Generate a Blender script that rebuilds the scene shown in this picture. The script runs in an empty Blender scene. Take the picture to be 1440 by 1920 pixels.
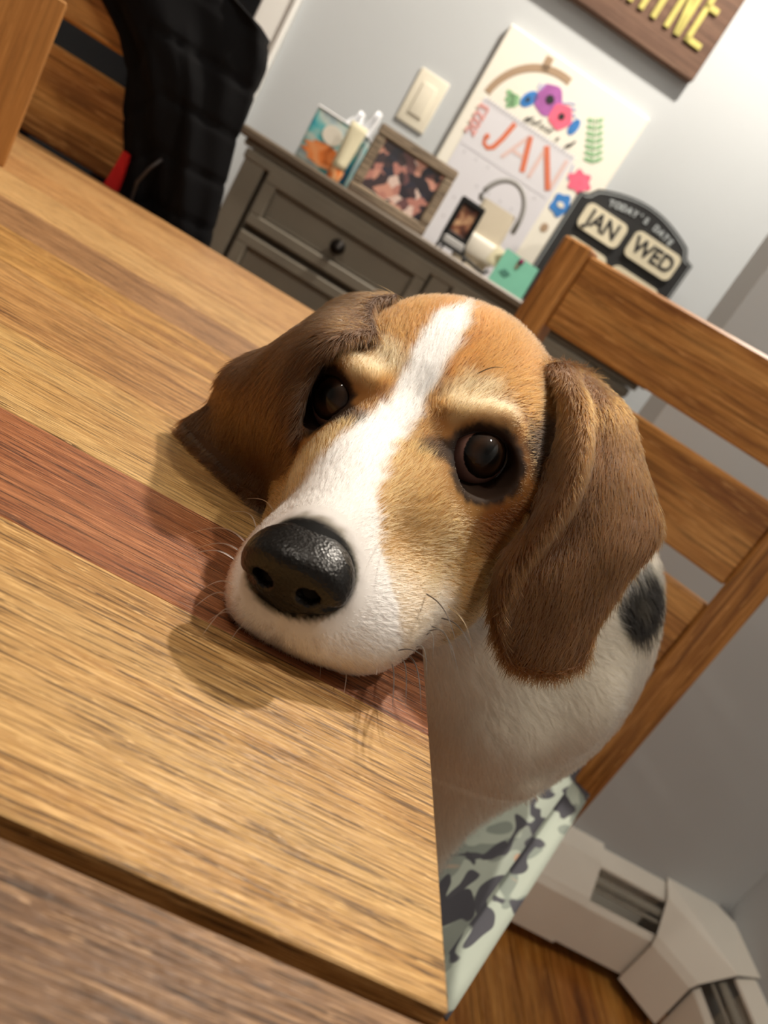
import bpy, bmesh, math, random
import numpy as np
from mathutils import Vector, Matrix
from mathutils.bvhtree import BVHTree

# ---------------------------------------------------------------- camera, world, lights, exposure
S = bpy.context.scene
COL = S.collection
FPX, PITCH, ROLL, YT, YW = 1460.0, math.radians(17.4535), math.radians(32.5031), math.radians(10.1034), math.radians(7.9144)
TOP = 0.76                                   # table top height
CAM = np.array([0.0, 0.0, TOP + 0.125])
def _rz(a): return np.array([[math.cos(a), -math.sin(a), 0], [math.sin(a), math.cos(a), 0], [0, 0, 1]])
_R = _rz(-YT)
_up = np.array([0, math.sin(PITCH), math.cos(PITCH)]); _rt = np.array([1.0, 0, 0])
IX = _R @ (math.cos(ROLL) * _rt + math.sin(ROLL) * _up)          # right axis of the tilted camera
IU = _R @ (-math.sin(ROLL) * _rt + math.cos(ROLL) * _up)         # up axis of the tilted camera
FW = _R @ np.array([0, math.cos(PITCH), -math.sin(PITCH)])       # viewing axis
def at(x, y, d):
    """a world point measured off the photograph at distance d along the viewing axis"""
    return CAM + d * (FW + IX * (x - 720) / FPX - IU * (y - 960) / FPX)

cd = bpy.data.cameras.new('camera'); cam = bpy.data.objects.new('camera', cd); COL.objects.link(cam)
cd.sensor_fit = 'HORIZONTAL'; cd.sensor_width = 36.0; cd.lens = 36.0 * FPX / 1440
cd.clip_start = 0.01
cam.matrix_world = Matrix(((IX[0], IU[0], -FW[0], CAM[0]), (IX[1], IU[1], -FW[1], CAM[1]), (IX[2], IU[2], -FW[2], CAM[2]), (0, 0, 0, 1)))
cd.dof.use_dof = True; cd.dof.focus_distance = 0.275; cd.dof.aperture_fstop = 17.0
S.camera = cam

wd = bpy.data.worlds.new('night_outside'); S.world = wd; wd.use_nodes = True
bg = wd.node_tree.nodes['Background']; bg.inputs[0].default_value = (0.02, 0.025, 0.04, 1); bg.inputs[1].default_value = 0.05      # night outside

def lamp(name, loc, power, radius, col=(1.0, 0.90, 0.77)):
    l = bpy.data.lights.new(name, 'POINT'); l.energy = power; l.shadow_soft_size = radius; l.color = col
    o = bpy.data.objects.new(name, l); COL.objects.link(o); o.location = loc
    return o
def downlight(loc, power):
    l = bpy.data.lights.new('ceiling_downlight_offscreen', 'SPOT'); l.energy = power; l.shadow_soft_size = .04; l.color = (1.0, 0.90, 0.77); l.spot_size = math.radians(140); l.spot_blend = .6
    o = bpy.data.objects.new('ceiling_downlight_offscreen', l); COL.objects.link(o); o.location = loc      # points straight down
downlight((0.40, 1.26, 2.42), 170.0)        # casts the muzzle's shadow towards the viewer and the wall things' shadows down and to one side
downlight((0.55, 0.13, 2.42), 52.0)       # the single bright dot beside the cluster in the dog's eyes
for dx, dy in ((-0.09, 0.0), (0.06, 0.09), (0.07, -0.08)):      # the cluster of dots in the dog's eyes: bulbs hung over the table
    lamp('chandelier_bulb_offscreen', (-0.42 + dx, 0.16 + dy, 1.66), 3.5, 0.018)

S.view_settings.view_transform = 'Standard'; S.view_settings.look = 'None'; S.view_settings.gamma = 1.0
S.view_settings.exposure = -0.38
S.cycles.use_denoising = True
S.cycles.max_bounces = 8
random.seed(4); RNG = np.random.default_rng(7)

# ---------------------------------------------------------------- helpers
WROT = YW - YT                                # the walls stand 2.2 degrees off the table
WX = np.array([math.cos(WROT), math.sin(WROT), 0]); WN = np.array([-math.sin(WROT), math.cos(WROT), 0])
def wpt(a, k, z): return tuple(WX * a + WN * k + np.array([0, 0, z]))

def srgb(r, g, b):
    f = lambda c: (c / 255 / 12.92) if c / 255 <= .04045 else ((c / 255 + .055) / 1.055) ** 2.4
    return (f(r), f(g), f(b), 1.0)

def tag(o, label=None, cat=None, group=None, kind=None):
    if label: o['label'] = label
    if cat: o['category'] = cat
    if group: o['group'] = group
    if kind: o['kind'] = kind
    return o

def empty(name, loc, rz=0.0):
    o = bpy.data.objects.new(name, None); COL.objects.link(o); o.location = loc; o.rotation_euler = (0, 0, rz)
    o.empty_display_size = 0.05
    return o

def link(name, me, mat, parent=None, smooth=False):
    o = bpy.data.objects.new(name, me); COL.objects.link(o)
    if mat is not None: me.materials.append(mat)
    if parent is not None: o.parent = parent
    if smooth: me.polygons.foreach_set('use_smooth', [True] * len(me.polygons))
    return o

class MB:
    def __init__(s): s.v = []; s.f = []
    def add(s, vs, fs):
        n = len(s.v); s.v += [tuple(p) for p in vs]; s.f += [tuple(i + n for i in f) for f in fs]; return s
    def box(s, c, d, b=0.0):
        """box with its edges chamfered by b"""
        x, y, z = d[0] / 2, d[1] / 2, d[2] / 2
        if b <= 0:
            vs = [(sx * x, sy * y, sz * z) for sx in (-1, 1) for sy in (-1, 1) for sz in (-1, 1)]
            fs = [(0, 1, 3, 2), (4, 6, 7, 5), (0, 4, 5, 1), (2, 3, 7, 6), (0, 2, 6, 4), (1, 5, 7, 3)]
        else:
            b = min(b, .48 * min(d)); bm = bmesh.new(); bmesh.ops.create_cube(bm, size=1.0)
            for v in bm.verts: v.co = Vector((v.co.x * d[0], v.co.y * d[1], v.co.z * d[2]))
            bmesh.ops.bevel(bm, geom=list(bm.edges), offset=b, segments=1, affect='EDGES')
            bm.verts.index_update(); vs = [v.co[:] for v in bm.verts]; fs = [[v.index for v in f.verts] for f in bm.faces]; bm.free()
        return s.add([(p[0] + c[0], p[1] + c[1], p[2] + c[2]) for p in vs], fs)
    def prism(s, poly, y0, y1):
        """outline poly in x,z pushed from y0 to y1"""
        n = len(poly)
        vs = [(p[0], y0, p[1]) for p in poly] + [(p[0], y1, p[1]) for p in poly]
        fs = [tuple(range(n)), tuple(range(2 * n - 1, n - 1, -1))] + [(i, i + n, (i + 1) % n + n, (i + 1) % n) for i in range(n)]
        return s.add(vs, fs)
    def tube(s, pts, r, n=8, cap=True):
        pts = [Vector(p) for p in pts]; rr = r if hasattr(r, '__len__') else [r] * len(pts); base = len(s.v)
        up = Vector((0, 0, 1))
        for i, p in enumerate(pts):
            t = (pts[min(i + 1, len(pts) - 1)] - pts[max(i - 1, 0)]).normalized()
            u = up.cross(t)
            if u.length < 1e-3: u = Vector((1, 0, 0)).cross(t)
            u.normalize(); w = t.cross(u)
            for k in range(n):
                a = 2 * math.pi * k / n; s.v.append(tuple(p + (u * math.cos(a) + w * math.sin(a)) * rr[i]))
        for i in range(len(pts) - 1):
            for k in range(n):
                a = base + i * n + k; b = base + i * n + (k + 1) % n; s.f.append((a, b, b + n, a + n))
        if cap:
            s.f.append(tuple(base + k for k in range(n - 1, -1, -1))); e = base + (len(pts) - 1) * n; s.f.append(tuple(e + k for k in range(n)))
        return s
    def lathe(s, prof, c, axis='z', n=24):
        """profile of (radius, height) turned about an axis through c"""
        base = len(s.v)
        for r, h in prof:
            for k in range(n):
                a = 2 * math.pi * k / n; x, y = r * math.cos(a), r * math.sin(a)
                q = {'z': (x, y, h), 'y': (x, h, y), 'x': (h, x, y)}[axis]
                s.v.append((q[0] + c[0], q[1] + c[1], q[2] + c[2]))
        for i in range(len(prof) - 1):
            for k in range(n):
                a = base + i * n + k; b = base + i * n + (k + 1) % n; s.f.append((a, b, b + n, a + n))
        s.f.append(tuple(base + k for k in range(n))); e = base + (len(prof) - 1) * n; s.f.append(tuple(e + k for k in range(n)))
        return s
    def mesh(s, name='m'):
        me = bpy.data.meshes.new(name); me.from_pydata(s.v, [], s.f); me.validate()
        bm = bmesh.new(); bm.from_mesh(me); bmesh.ops.recalc_face_normals(bm, faces=bm.faces); bm.to_mesh(me); bm.free()
        return me
    def build(s, name, mat, parent=None, smooth=False): return link(name, s.mesh(name), mat, parent, smooth)

def soft_box(name, c, d, b, mat, parent=None, seg=3):
    bm = bmesh.new(); bmesh.ops.create_cube(bm, size=1.0)
    for v in bm.verts: v.co = Vector((v.co.x * d[0], v.co.y * d[1], v.co.z * d[2]))
    bmesh.ops.bevel(bm, geom=list(bm.edges), offset=b, segments=seg, affect='EDGES', profile=.5)
    for v in bm.verts: v.co += Vector(c)
    me = bpy.data.meshes.new(name); bm.to_mesh(me); bm.free()
    return link(name, me, mat, parent, True)

def text(name, body, size, mat, parent, x, z, y, bold=0.0, align='CENTER', rot=0.0, sx=1.0, thick=0.0006):
    """lettering standing in the x,z plane, facing -y"""
    cu = bpy.data.curves.new(name, 'FONT'); cu.body = body; cu.size = size; cu.offset = bold; cu.align_x = align; cu.align_y = 'CENTER'; cu.extrude = thick
    t = bpy.data.objects.new(name, cu); COL.objects.link(t)
    bpy.context.view_layer.update()
    me = bpy.data.meshes.new_from_object(t.evaluated_get(bpy.context.evaluated_depsgraph_get()))
    bpy.data.objects.remove(t)
    c, s_ = math.cos(rot), math.sin(rot)
    for v in me.vertices:
        px, py, pz = v.co.x * sx, v.co.y, v.co.z
        v.co = (x + px * c - py * s_, y - pz, z + px * s_ + py * c)
    return link(name, me, mat, parent)

# ---------------------------------------------------------------- materials
def new_mat(name):
    m = bpy.data.materials.new(name); m.use_nodes = True; nt = m.node_tree
    return m, nt, nt.nodes['Principled BSDF']

def plain(name, rgb, rough=.6, metal=0.0, spec=.5, bump=0.0, bscale=300.0, vary=0.0, vscale=6.0):
    m, nt, p = new_mat(name); c = srgb(*rgb)
    p.inputs['Base Color'].default_value = c; p.inputs['Roughness'].default_value = rough; p.inputs['Metallic'].default_value = metal
    p.inputs['Specular IOR Level'].default_value = spec
    N = nt.nodes; L = nt.links
    tc = N.new('ShaderNodeTexCoord')
    if vary > 0:
        no = N.new('ShaderNodeTexNoise'); no.inputs['Scale'].default_value = vscale; no.inputs['Detail'].default_value = 5
        L.new(tc.outputs['Object'], no.inputs['Vector'])
        cr = N.new('ShaderNodeValToRGB'); cr.color_ramp.elements[0].position = .3; cr.color_ramp.elements[1].position = .7
        cr.color_ramp.elements[0].color = tuple(x * (1 - vary) for x in c[:3]) + (1,); cr.color_ramp.elements[1].color = tuple(min(1, x * (1 + vary)) for x in c[:3]) + (1,)
        L.new(no.outputs['Fac'], cr.inputs['Fac']); L.new(cr.outputs['Color'], p.inputs['Base Color'])
    if bump > 0:
        nb = N.new('ShaderNodeTexNoise'); nb.inputs['Scale'].default_value = bscale; nb.inputs['Detail'].default_value = 3
        L.new(tc.outputs['Object'], nb.inputs['Vector'])
        b = N.new('ShaderNodeBump'); b.inputs['Strength'].default_value = bump; b.inputs['Distance'].default_value = .001
        L.new(nb.outputs['Fac'], b.inputs['Height']); L.new(b.outputs['Normal'], p.inputs['Normal'])
    return m

def wood(name, base, dark, light, axis='x', fine=650.0, rough=.42, bump=.5, seed=0.0, streak=.5, coarse=1.0):
    """sawn wood with its grain along one axis: broad figure, fine brushed streaks and pores"""
    m, nt, p = new_mat(name); N = nt.nodes; L = nt.links
    tc = N.new('ShaderNodeTexCoord'); oi = N.new('ShaderNodeObjectInfo')
    off = N.new('ShaderNodeVectorMath'); off.operation = 'ADD'
    cmb = N.new('ShaderNodeCombineXYZ'); mul = N.new('ShaderNodeMath'); mul.operation = 'MULTIPLY'; mul.inputs[1].default_value = 37.0
    L.new(oi.outputs['Random'], mul.inputs[0])
    for i in range(3): L.new(mul.outputs[0], cmb.inputs[i])
    L.new(tc.outputs['Object'], off.inputs[0]); L.new(cmb.outputs[0], off.inputs[1])
    ai = 'xyz'.index(axis)
    def grain(along, across, detail, rough_, dist=0.0, w=0.0):
        mp = N.new('ShaderNodeMapping'); sc = [across] * 3; sc[ai] = along; mp.inputs['Scale'].default_value = sc
        mp.inputs['Location'].default_value = (seed + w, seed * 1.7 + w, seed * .3)
        L.new(off.outputs[0], mp.inputs['Vector'])
        no = N.new('ShaderNodeTexNoise'); no.inputs['Scale'].default_value = 1.0; no.inputs['Detail'].default_value = detail; no.inputs['Roughness'].default_value = rough_; no.inputs['Distortion'].default_value = dist
        L.new(mp.outputs[0], no.inputs['Vector']); return no.outputs['Fac']
    g1 = grain(3.0 * coarse, 38.0 * coarse, 5, .55, .6)
    g2 = grain(fine * .030, fine, 3, .62, .35, 3.0)
    g4 = grain(fine * .11, fine * 1.5, 2, .5, .2, 17.0)
    g3 = grain(fine * .012, fine * .35, 4, .6, .4, 9.0)
    cr = N.new('ShaderNodeValToRGB'); e = cr.color_ramp.elements
    e[0].position = .28; e[0].color = srgb(*dark); e[1].position = .72; e[1].color = srgb(*light)
    mid = cr.color_ramp.elements.new(.5); mid.color = srgb(*base)
    L.new(g1, cr.inputs['Fac'])
    def mix(fac, a, col, blend):
        mx = N.new('ShaderNodeMix'); mx.data_type = 'RGBA'; mx.blend_type = blend
        L.new(fac, mx.inputs[0]); L.new(a, mx.inputs[6]); mx.inputs[7].default_value = col; return mx.outputs[2]
    def ramp(sock, p0, p1, v1):
        r = N.new('ShaderNodeMapRange'); r.interpolation_type = 'SMOOTHSTEP'
        r.inputs[1].default_value = p0; r.inputs[2].default_value = p1; r.inputs[3].default_value = 0.0; r.inputs[4].default_value = v1
        L.new(sock, r.inputs[0]); return r.outputs[0]
    c = mix(ramp(g2, .54, .64, streak), cr.outputs['Color'], srgb(*[min(255, x * 1.13 + 14) for x in light]), 'MIX')
    c = mix(ramp(g2, .475, .39, min(1, streak * 1.35)), c, srgb(*[x * .55 for x in dark]), 'MIX')
    c = mix(ramp(g3, .55, .75, .45 * streak), c, srgb(*dark), 'MIX')
    c = mix(ramp(g4, .63, .72, streak * 1.2), c, srgb(*[min(255, x * 1.12 + 26) for x in light]), 'MIX')
    L.new(c, p.inputs['Base Color'])
    p.inputs['Roughness'].default_value = rough; p.inputs['Specular IOR Level'].default_value = .4
    ad = N.new('ShaderNodeMath'); ad.operation = 'ADD'; L.new(g2, ad.inputs[0]); L.new(g3, ad.inputs[1])
    b = N.new('ShaderNodeBump'); b.inputs['Strength'].default_value = bump; b.inputs['Distance'].default_value = .0011
    L.new(ad.outputs[0], b.inputs['Height']); L.new(b.outputs['Normal'], p.inputs['Normal'])
    return m

M = {}
M['wall'] = plain('wall_paint', (198, 203, 207), .85, bump=.05, bscale=500, vary=.02, vscale=3)
M['ceiling'] = plain('ceiling_paint', (238, 237, 232), .9)
M['white_trim'] = plain('white_trim_paint', (250, 250, 247), .45)
M['door_glass'] = plain('door_glass', (240, 243, 243), .02); M['door_glass'].node_tree.nodes['Principled BSDF'].inputs['Transmission Weight'].default_value = 1.0
M['door_black'] = plain('door_black_paint', (24, 24, 24), .5)
M['dresser'] = plain('dresser_paint', (126, 119, 106), .5, vary=.08, vscale=12)
M['dresser_top'] = plain('dresser_top_paint', (104, 91, 76), .45, vary=.12, vscale=10)
M['black_metal'] = plain('black_metal', (22, 22, 23), .4, metal=.4)
M['black_matte'] = plain('black_matte', (36, 37, 39), .7, vary=.1, vscale=40)
M['bronze'] = plain('dark_bronze', (30, 26, 23), .35, metal=.7)
M['heater'] = plain('heater_enamel', (250, 247, 238), .4, vary=.03, vscale=5)
M['heater_fin'] = plain('heater_fin', (150, 146, 135), .5)
M['switch'] = plain('switch_plastic', (240, 234, 216), .35)
M['board_white'] = plain('board_white', (246, 243, 232), .6)
M['paper'] = plain('calendar_paper', (226, 226, 234), .7)
M['orange_ink'] = plain('orange_ink', (222, 122, 88), .7)
M['pale_ink'] = plain('pale_pink_ink', (228, 200, 196), .7)
M['red_ink'] = plain('rose_ink', (226, 160, 154), .7)
M['brown_ink'] = plain('brown_ink', (176, 150, 124), .7)
M['green_ink'] = plain('green_ink', (142, 190, 142), .7, vary=.15, vscale=60)
M['blue_ink'] = plain('blue_ink', (58, 130, 205), .7, vary=.15, vscale=50)
M['violet_ink'] = plain('violet_ink', (176, 100, 176), .7, vary=.15, vscale=50)
M['pink_ink'] = plain('pink_ink', (248, 110, 140), .7, vary=.1, vscale=50)
M['lilac_ink'] = plain('lilac_ink', (170, 180, 225), .7)
M['dark_ink'] = plain('dark_ink', (40, 40, 42), .7)
M['grey_ink'] = plain('grey_ink', (196, 196, 204), .7)
M['cream'] = plain('cream_tile', (232, 224, 198), .55, vary=.05, vscale=30)
M['chalk'] = plain('chalk_grey', (186, 194, 198), .8)
M['sign_wood'] = wood('sign_wood', (104, 76, 60), (88, 62, 48), (118, 90, 72), 'x', 260, .7, .15, streak=.25)
M['sign_letter'] = plain('sign_letter_yellow', (196, 186, 104), .7, vary=.12, vscale=40)
M['frame_wood'] = wood('frame_wood', (128, 112, 94), (96, 82, 68), (150, 134, 112), 'x', 300, .6, .2)
M['quilt'] = plain('quilted_black_cloth', (8, 8, 11), .8, spec=.12, bump=.25, bscale=900)
M['red_cloth'] = plain('red_lining', (190, 8, 10), .7)
M['zip'] = plain('zip_dull', (44, 38, 38), .5)
M['teal'] = plain('teal_card', (112, 184, 160), .65, vary=.06, vscale=30)
M['magenta'] = plain('magenta_bead', (130, 20, 80), .35)
M['beige'] = plain('beige_bag', (206, 196, 176), .7, vary=.04, vscale=20)
M['offwhite'] = plain('offwhite_paper', (240, 236, 224), .7)
M['cord'] = plain('grey_cord', (164, 164, 164), .6)
M['lid_cream'] = plain('cream_tag', (226, 220, 190), .6)
M['tag_olive'] = plain('olive_print', (150, 146, 112), .7)
M['tissue'] = plain('white_tissue', (244, 246, 250), .8)
M['box_wood'] = wood('box_wood', (172, 120, 62), (160, 108, 54), (184, 132, 72), 'z', 420, .7, .15, streak=.15)
M['chair_wood'] = wood('chair_wood', (178, 122, 62), (128, 78, 40), (204, 150, 86), 'x', 320, .38, .2, streak=.35)
M['chair_wood_v'] = wood('chair_wood_upright', (172, 116, 58), (120, 72, 36), (196, 140, 78), 'z', 320, .38, .2, streak=.35)
M['floor_under'] = plain('floor_under', (60, 34, 14), .8)

def print_mat(name, pairs, scale, rough=.7, seed=0.0, detail=2.0, dist=1.0):
    """flat colours in blotches, for printed pictures and cloth"""
    m, nt, p = new_mat(name); N = nt.nodes; L = nt.links
    tc = N.new('ShaderNodeTexCoord'); mp = N.new('ShaderNodeMapping'); mp.inputs['Location'].default_value = (seed, seed * 2, seed * .7)
    no = N.new('ShaderNodeTexNoise'); no.inputs['Scale'].default_value = scale; no.inputs['Detail'].default_value = detail; no.inputs['Distortion'].default_value = dist
    cr = N.new('ShaderNodeValToRGB'); cr.color_ramp.interpolation = 'LINEAR'
    e = cr.color_ramp.elements; e[0].position = pairs[0][0]; e[0].color = srgb(*pairs[0][1]); e[1].position = pairs[-1][0]; e[1].color = srgb(*pairs[-1][1])
    for q, c in pairs[1:-1]: n_ = e.new(q); n_.color = srgb(*c)
    L.new(tc.outputs['Object'], mp.inputs['Vector']); L.new(mp.outputs[0], no.inputs['Vector']); L.new(no.outputs['Fac'], cr.inputs['Fac']); L.new(cr.outputs['Color'], p.inputs['Base Color'])
    p.inputs['Roughness'].default_value = rough
    return m
def photo_mat():
    m, nt, p = new_mat('family_photo'); N = nt.nodes; L = nt.links
    tc = N.new('ShaderNodeTexCoord'); no = N.new('ShaderNodeTexNoise'); no.inputs['Scale'].default_value = 40; L.new(tc.outputs['Object'], no.inputs['Vector'])
    sc = N.new('ShaderNodeVectorMath'); sc.operation = 'MULTIPLY_ADD'; sc.inputs[1].default_value = (.02, .02, .02); L.new(no.outputs['Color'], sc.inputs[0]); L.new(tc.outputs['Object'], sc.inputs[2])
    vo = N.new('ShaderNodeTexVoronoi'); vo.inputs['Scale'].default_value = 62; L.new(sc.outputs[0], vo.inputs['Vector'])
    sp = N.new('ShaderNodeSeparateColor'); L.new(vo.outputs['Color'], sp.inputs[0]); cr = N.new('ShaderNodeValToRGB'); cr.color_ramp.interpolation = 'CONSTANT'; e = cr.color_ramp.elements
    e[0].position = 0; e[0].color = srgb(40, 36, 46); e[1].position = .9; e[1].color = srgb(224, 200, 190)
    for q, c in ((.22, (62, 48, 54)), (.42, (186, 128, 116)), (.58, (44, 44, 60)), (.72, (206, 150, 132)), (.82, (110, 76, 78))): n_ = e.new(q); n_.color = srgb(*c)
    L.new(sp.outputs[0], cr.inputs['Fac']); L.new(cr.outputs['Color'], p.inputs['Base Color']); p.inputs['Roughness'].default_value = .35
    return m
M['photo'] = photo_mat()
M['small_photo'] = print_mat('small_photo', [(.3, (44, 26, 22)), (.5, (120, 70, 50)), (.7, (206, 170, 130))], 40, .35, 1.0)
M['sea_print'] = print_mat('sea_print', [(.30, (24, 110, 160)), (.42, (40, 160, 190)), (.52, (96, 190, 196)), (.60, (200, 214, 206)), (.75, (60, 120, 170))], 14, .45, 5.0)
M['fish_print'] = print_mat('orange_print', [(.3, (150, 70, 30)), (.5, (224, 122, 50)), (.7, (240, 190, 140))], 30, .45, 2.0)
def leaf_cloth():
    """printed cotton: charcoal and grey leaves strewn on a pale grey-green ground"""
    m, nt, p = new_mat('leaf_print_cloth'); N = nt.nodes; L = nt.links
    tc = N.new('ShaderNodeTexCoord'); cur = None
    ground = N.new('ShaderNodeRGB'); ground.outputs[0].default_value = srgb(188, 198, 186); cur = ground.outputs[0]
    for i, (rot, sx, sy, sc, th, col) in enumerate(((.5, 1, 2.3, 15, .60, (146, 156, 148)), (-.6, 1, 2.6, 13, .585, (150, 158, 150)), (.9, 1, 2.4, 15, .575, (84, 84, 92)), (-.2, 1, 2.6, 16, .585, (78, 78, 86)), (.2, 1, 1.5, 14, .70, (216, 178, 150)))):
        mp = N.new('ShaderNodeMapping'); mp.inputs['Rotation'].default_value = (0, 0, rot); mp.inputs['Scale'].default_value = (sy, sx, 1.2); mp.inputs['Location'].default_value = (i * 3.3, i * 1.9, i)
        L.new(tc.outputs['Object'], mp.inputs['Vector'])
        no = N.new('ShaderNodeTexNoise'); no.inputs['Scale'].default_value = sc; no.inputs['Detail'].default_value = 1.0; no.inputs['Distortion'].default_value = .5; L.new(mp.outputs[0], no.inputs['Vector'])
        mr = N.new('ShaderNodeMapRange'); mr.inputs[1].default_value = th - .008; mr.inputs[2].default_value = th + .008; L.new(no.outputs['Fac'], mr.inputs[0])
        mx = N.new('ShaderNodeMix'); mx.data_type = 'RGBA'; L.new(mr.outputs[0], mx.inputs[0]); L.new(cur, mx.inputs[6]); mx.inputs[7].default_value = srgb(*col); cur = mx.outputs[2]
    L.new(cur, p.inputs['Base Color']); p.inputs['Roughness'].default_value = .85
    return m
M['leaf_cloth'] = leaf_cloth()

# ---------------------------------------------------------------- the room
# floor boards run away from the viewer
floor = empty('floor', (0, 0, 0)); tag(floor, kind='structure')
MB().box((-0.3, 0.2, -0.035), (3.6, 3.6, 0.03)).build('subfloor', M['floor_under'], floor)
FW_ = [wood('floor_wood_%d' % i, c, d, l, 'y', 260, .3, .12, seed=i * 3.1, streak=.35) for i, (c, d, l) in enumerate((
    ((172, 112, 46), (120, 66, 22), (196, 140, 70)), ((160, 98, 40), (104, 56, 20), (186, 126, 60)), ((182, 124, 56), (136, 80, 30), (206, 152, 82))))]
fx = -2.05; i = 0
while fx < 1.45:
    w = 0.083
    cuts = [-1.55, -1.55 + random.uniform(.7, 1.3)]
    while cuts[-1] < 1.9: cuts.append(cuts[-1] + random.uniform(.8, 1.4))
    cuts[-1] = 1.98
    for y0, y1 in zip(cuts[:-1], cuts[1:]):
        b = MB().box((0, 0, 0), (w - .0014, y1 - y0 - .0012, .02), .0012).build('plank', FW_[random.randrange(3)], floor); b.location = (fx + w / 2, (y0 + y1) / 2, -.010)
    fx += w; i += 1

def wall_box(name, a0, a1, k0, k1, z0, z1, mat=None):
    o = MB().box(((a0 + a1) / 2, (k0 + k1) / 2, (z0 + z1) / 2), (a1 - a0, k1 - k0, z1 - z0)).build(name, mat or M['wall'])
    o.rotation_euler = (0, 0, WROT); return tag(o, kind='structure')
wall_box('wall_back', -0.472, 1.75, 1.906, 2.0, -0.02, 2.45)
wall_box('wall_partition', 0.417, 1.075, 1.12, 1.198, -0.02, 2.45)
wall_box('wall_right', 1.075, 1.155, -1.55, 1.198, -0.02, 2.45)
wall_box('wall_front', -2.14, 1.155, -1.63, -1.55, -0.02, 2.45)
wall_box('ceiling', -2.2, 1.75, -1.63, 2.0, 2.45, 2.50, M['ceiling'])
wall_box('wall_left', -2.2, -1.5, 1.906, 2.0, -0.02, 2.45)
wall_box('wall_far_left', -2.14, -2.06, -1.55, 1.906, -0.02, 2.45)
wall_box('wall_above_door', -1.5, -0.472, 1.906, 2.0, 2.08, 2.45)
# glazed door, night behind it
dr = empty('door_1', wpt(-1.0, 1.95, 0), WROT); tag(dr, kind='structure')
MB().box((0, 0, 1.03), (.92, .012, 2.0)).build('pane', M['door_glass'], dr)
for x in (-.475, .475): MB().box((x, 0, 1.03), (.05, .05, 2.08)).build('door_stile', M['door_black'], dr)
for z in (.10, 2.03): MB().box((0, 0, z), (.90, .05, .12)).build('door_rail', M['door_black'], dr)
tr = empty('trim_1', wpt(-.505, 1.906, 0), WROT); tag(tr, kind='structure')
MB().box((0, -.011, 1.05), (.072, .022, 2.10), .003).build('casing', M['white_trim'], tr)
MB().box((.030, -.0165, 1.05), (.012, .027, 2.10), .003).build('casing_bead', M['white_trim'], tr)
MB().box((-1.0, -.011, 1.05), (.072, .022, 2.10), .003).build('casing', M['white_trim'], tr)
MB().box((-.5, -.011, 2.13), (1.08, .022, .08), .003).build('casing_head', M['white_trim'], tr)

# ---------------------------------------------------------------- baseboard heater: two runs and a slanted corner cover
ht = empty('baseboard_heater', wpt(0, 0, 0), WROT)
tag(ht, 'cream enamel baseboard heater turning the corner below the grey wall', 'heater')
def run(P0, P1, out, name_prefix=''):
    """one straight length from P0 to P1 (a,k at the wall) with its front towards 'out'"""
    P0 = np.array(P0); P1 = np.array(P1); out = np.array(out)
    def q(t, d, z): r = P0 + (P1 - P0) * t + out * d; return (r[0], r[1], z)
    def slab(n, prof, mat):
        mb = MB(); k = len(prof)
        vs = [q(0, d, z) for d, z in prof] + [q(1, d, z) for d, z in prof]
        mb.add(vs, [tuple(range(k)), tuple(range(2 * k - 1, k - 1, -1))] + [(i, (i + 1) % k, (i + 1) % k + k, i + k) for i in range(k)])
        return mb.build(n, mat, ht)
    slab('front_panel', [(.066, .032), (.070, .032), (.072, .122), (.066, .134), (.062, .130), (.067, .120)], M['heater'])
    slab('back_panel', [(0, .02), (.004, .02), (.004, .196), (0, .196)], M['heater'])
    slab('top_panel', [(0, .192), (.004, .197), (.030, .181), (.030, .176), (.006, .190)], M['heater'])
    slab('damper', [(.038, .166), (.046, .160), (.047, .157), (.040, .162)], M['heater_fin'])
    slab('damper', [(.053, .153), (.056, .150), (.056, .148), (.053, .150)], M['heater_fin'])
    slab('fin_element', [(.010, .035), (.050, .035), (.050, .075), (.010, .075)], M['heater_fin'])
run((.50, 1.12), (.955, 1.12), (0, -1))
run((1.075, .985), (1.075, -.6), (-1, 0))
# sleeve over the left end and plain length up to the louvres
mb = MB()
for a0, a1, lift in ((.50, .80, .004),):
    prof = [(.074, .030), (.076, .122), (.069, .137), (.031, .185), (.004, .201), (-.0, .201), (-.0, .03)]
    k = len(prof); vs = [(a, 1.12 - d, z + (lift if z > .1 else 0)) for a in (a0, a1) for d, z in prof]
    mb.add(vs, [tuple(range(k)), tuple(range(2 * k - 1, k - 1, -1))] + [(i, (i + 1) % k, (i + 1) % k + k, i + k) for i in range(k)])
mb.build('end_sleeve', M['heater'], ht)
mb = MB().box((.63, 1.085, .19), (.11, .066, .09), .006); mb.build('valve_cover', M['heater'], ht)
# slanted corner cover
prof = [(.078, .028), (.080, .124), (.073, .140), (.033, .190), (.0, .205)]
mb = MB(); k = len(prof)
A = [(.938, 1.12 - d, z) for d, z in prof]; Cc = [(1.075 - d, .983, z) for d, z in prof]
vs = A + Cc + [(1.048, 1.12, .205), (1.075, 1.093, .205)]
fs = [(j, j + 1, k + j + 1, k + j) for j in range(k - 2)] + [(k - 2, k - 1, 2 * k, 2 * k + 1, 2 * k - 1, 2 * k - 2)]
mb.add(vs, fs); oc = mb.build('corner_cover', M['heater'], ht)
sm = oc.modifiers.new('thick', 'SOLIDIFY'); sm.thickness = .0012

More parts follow.
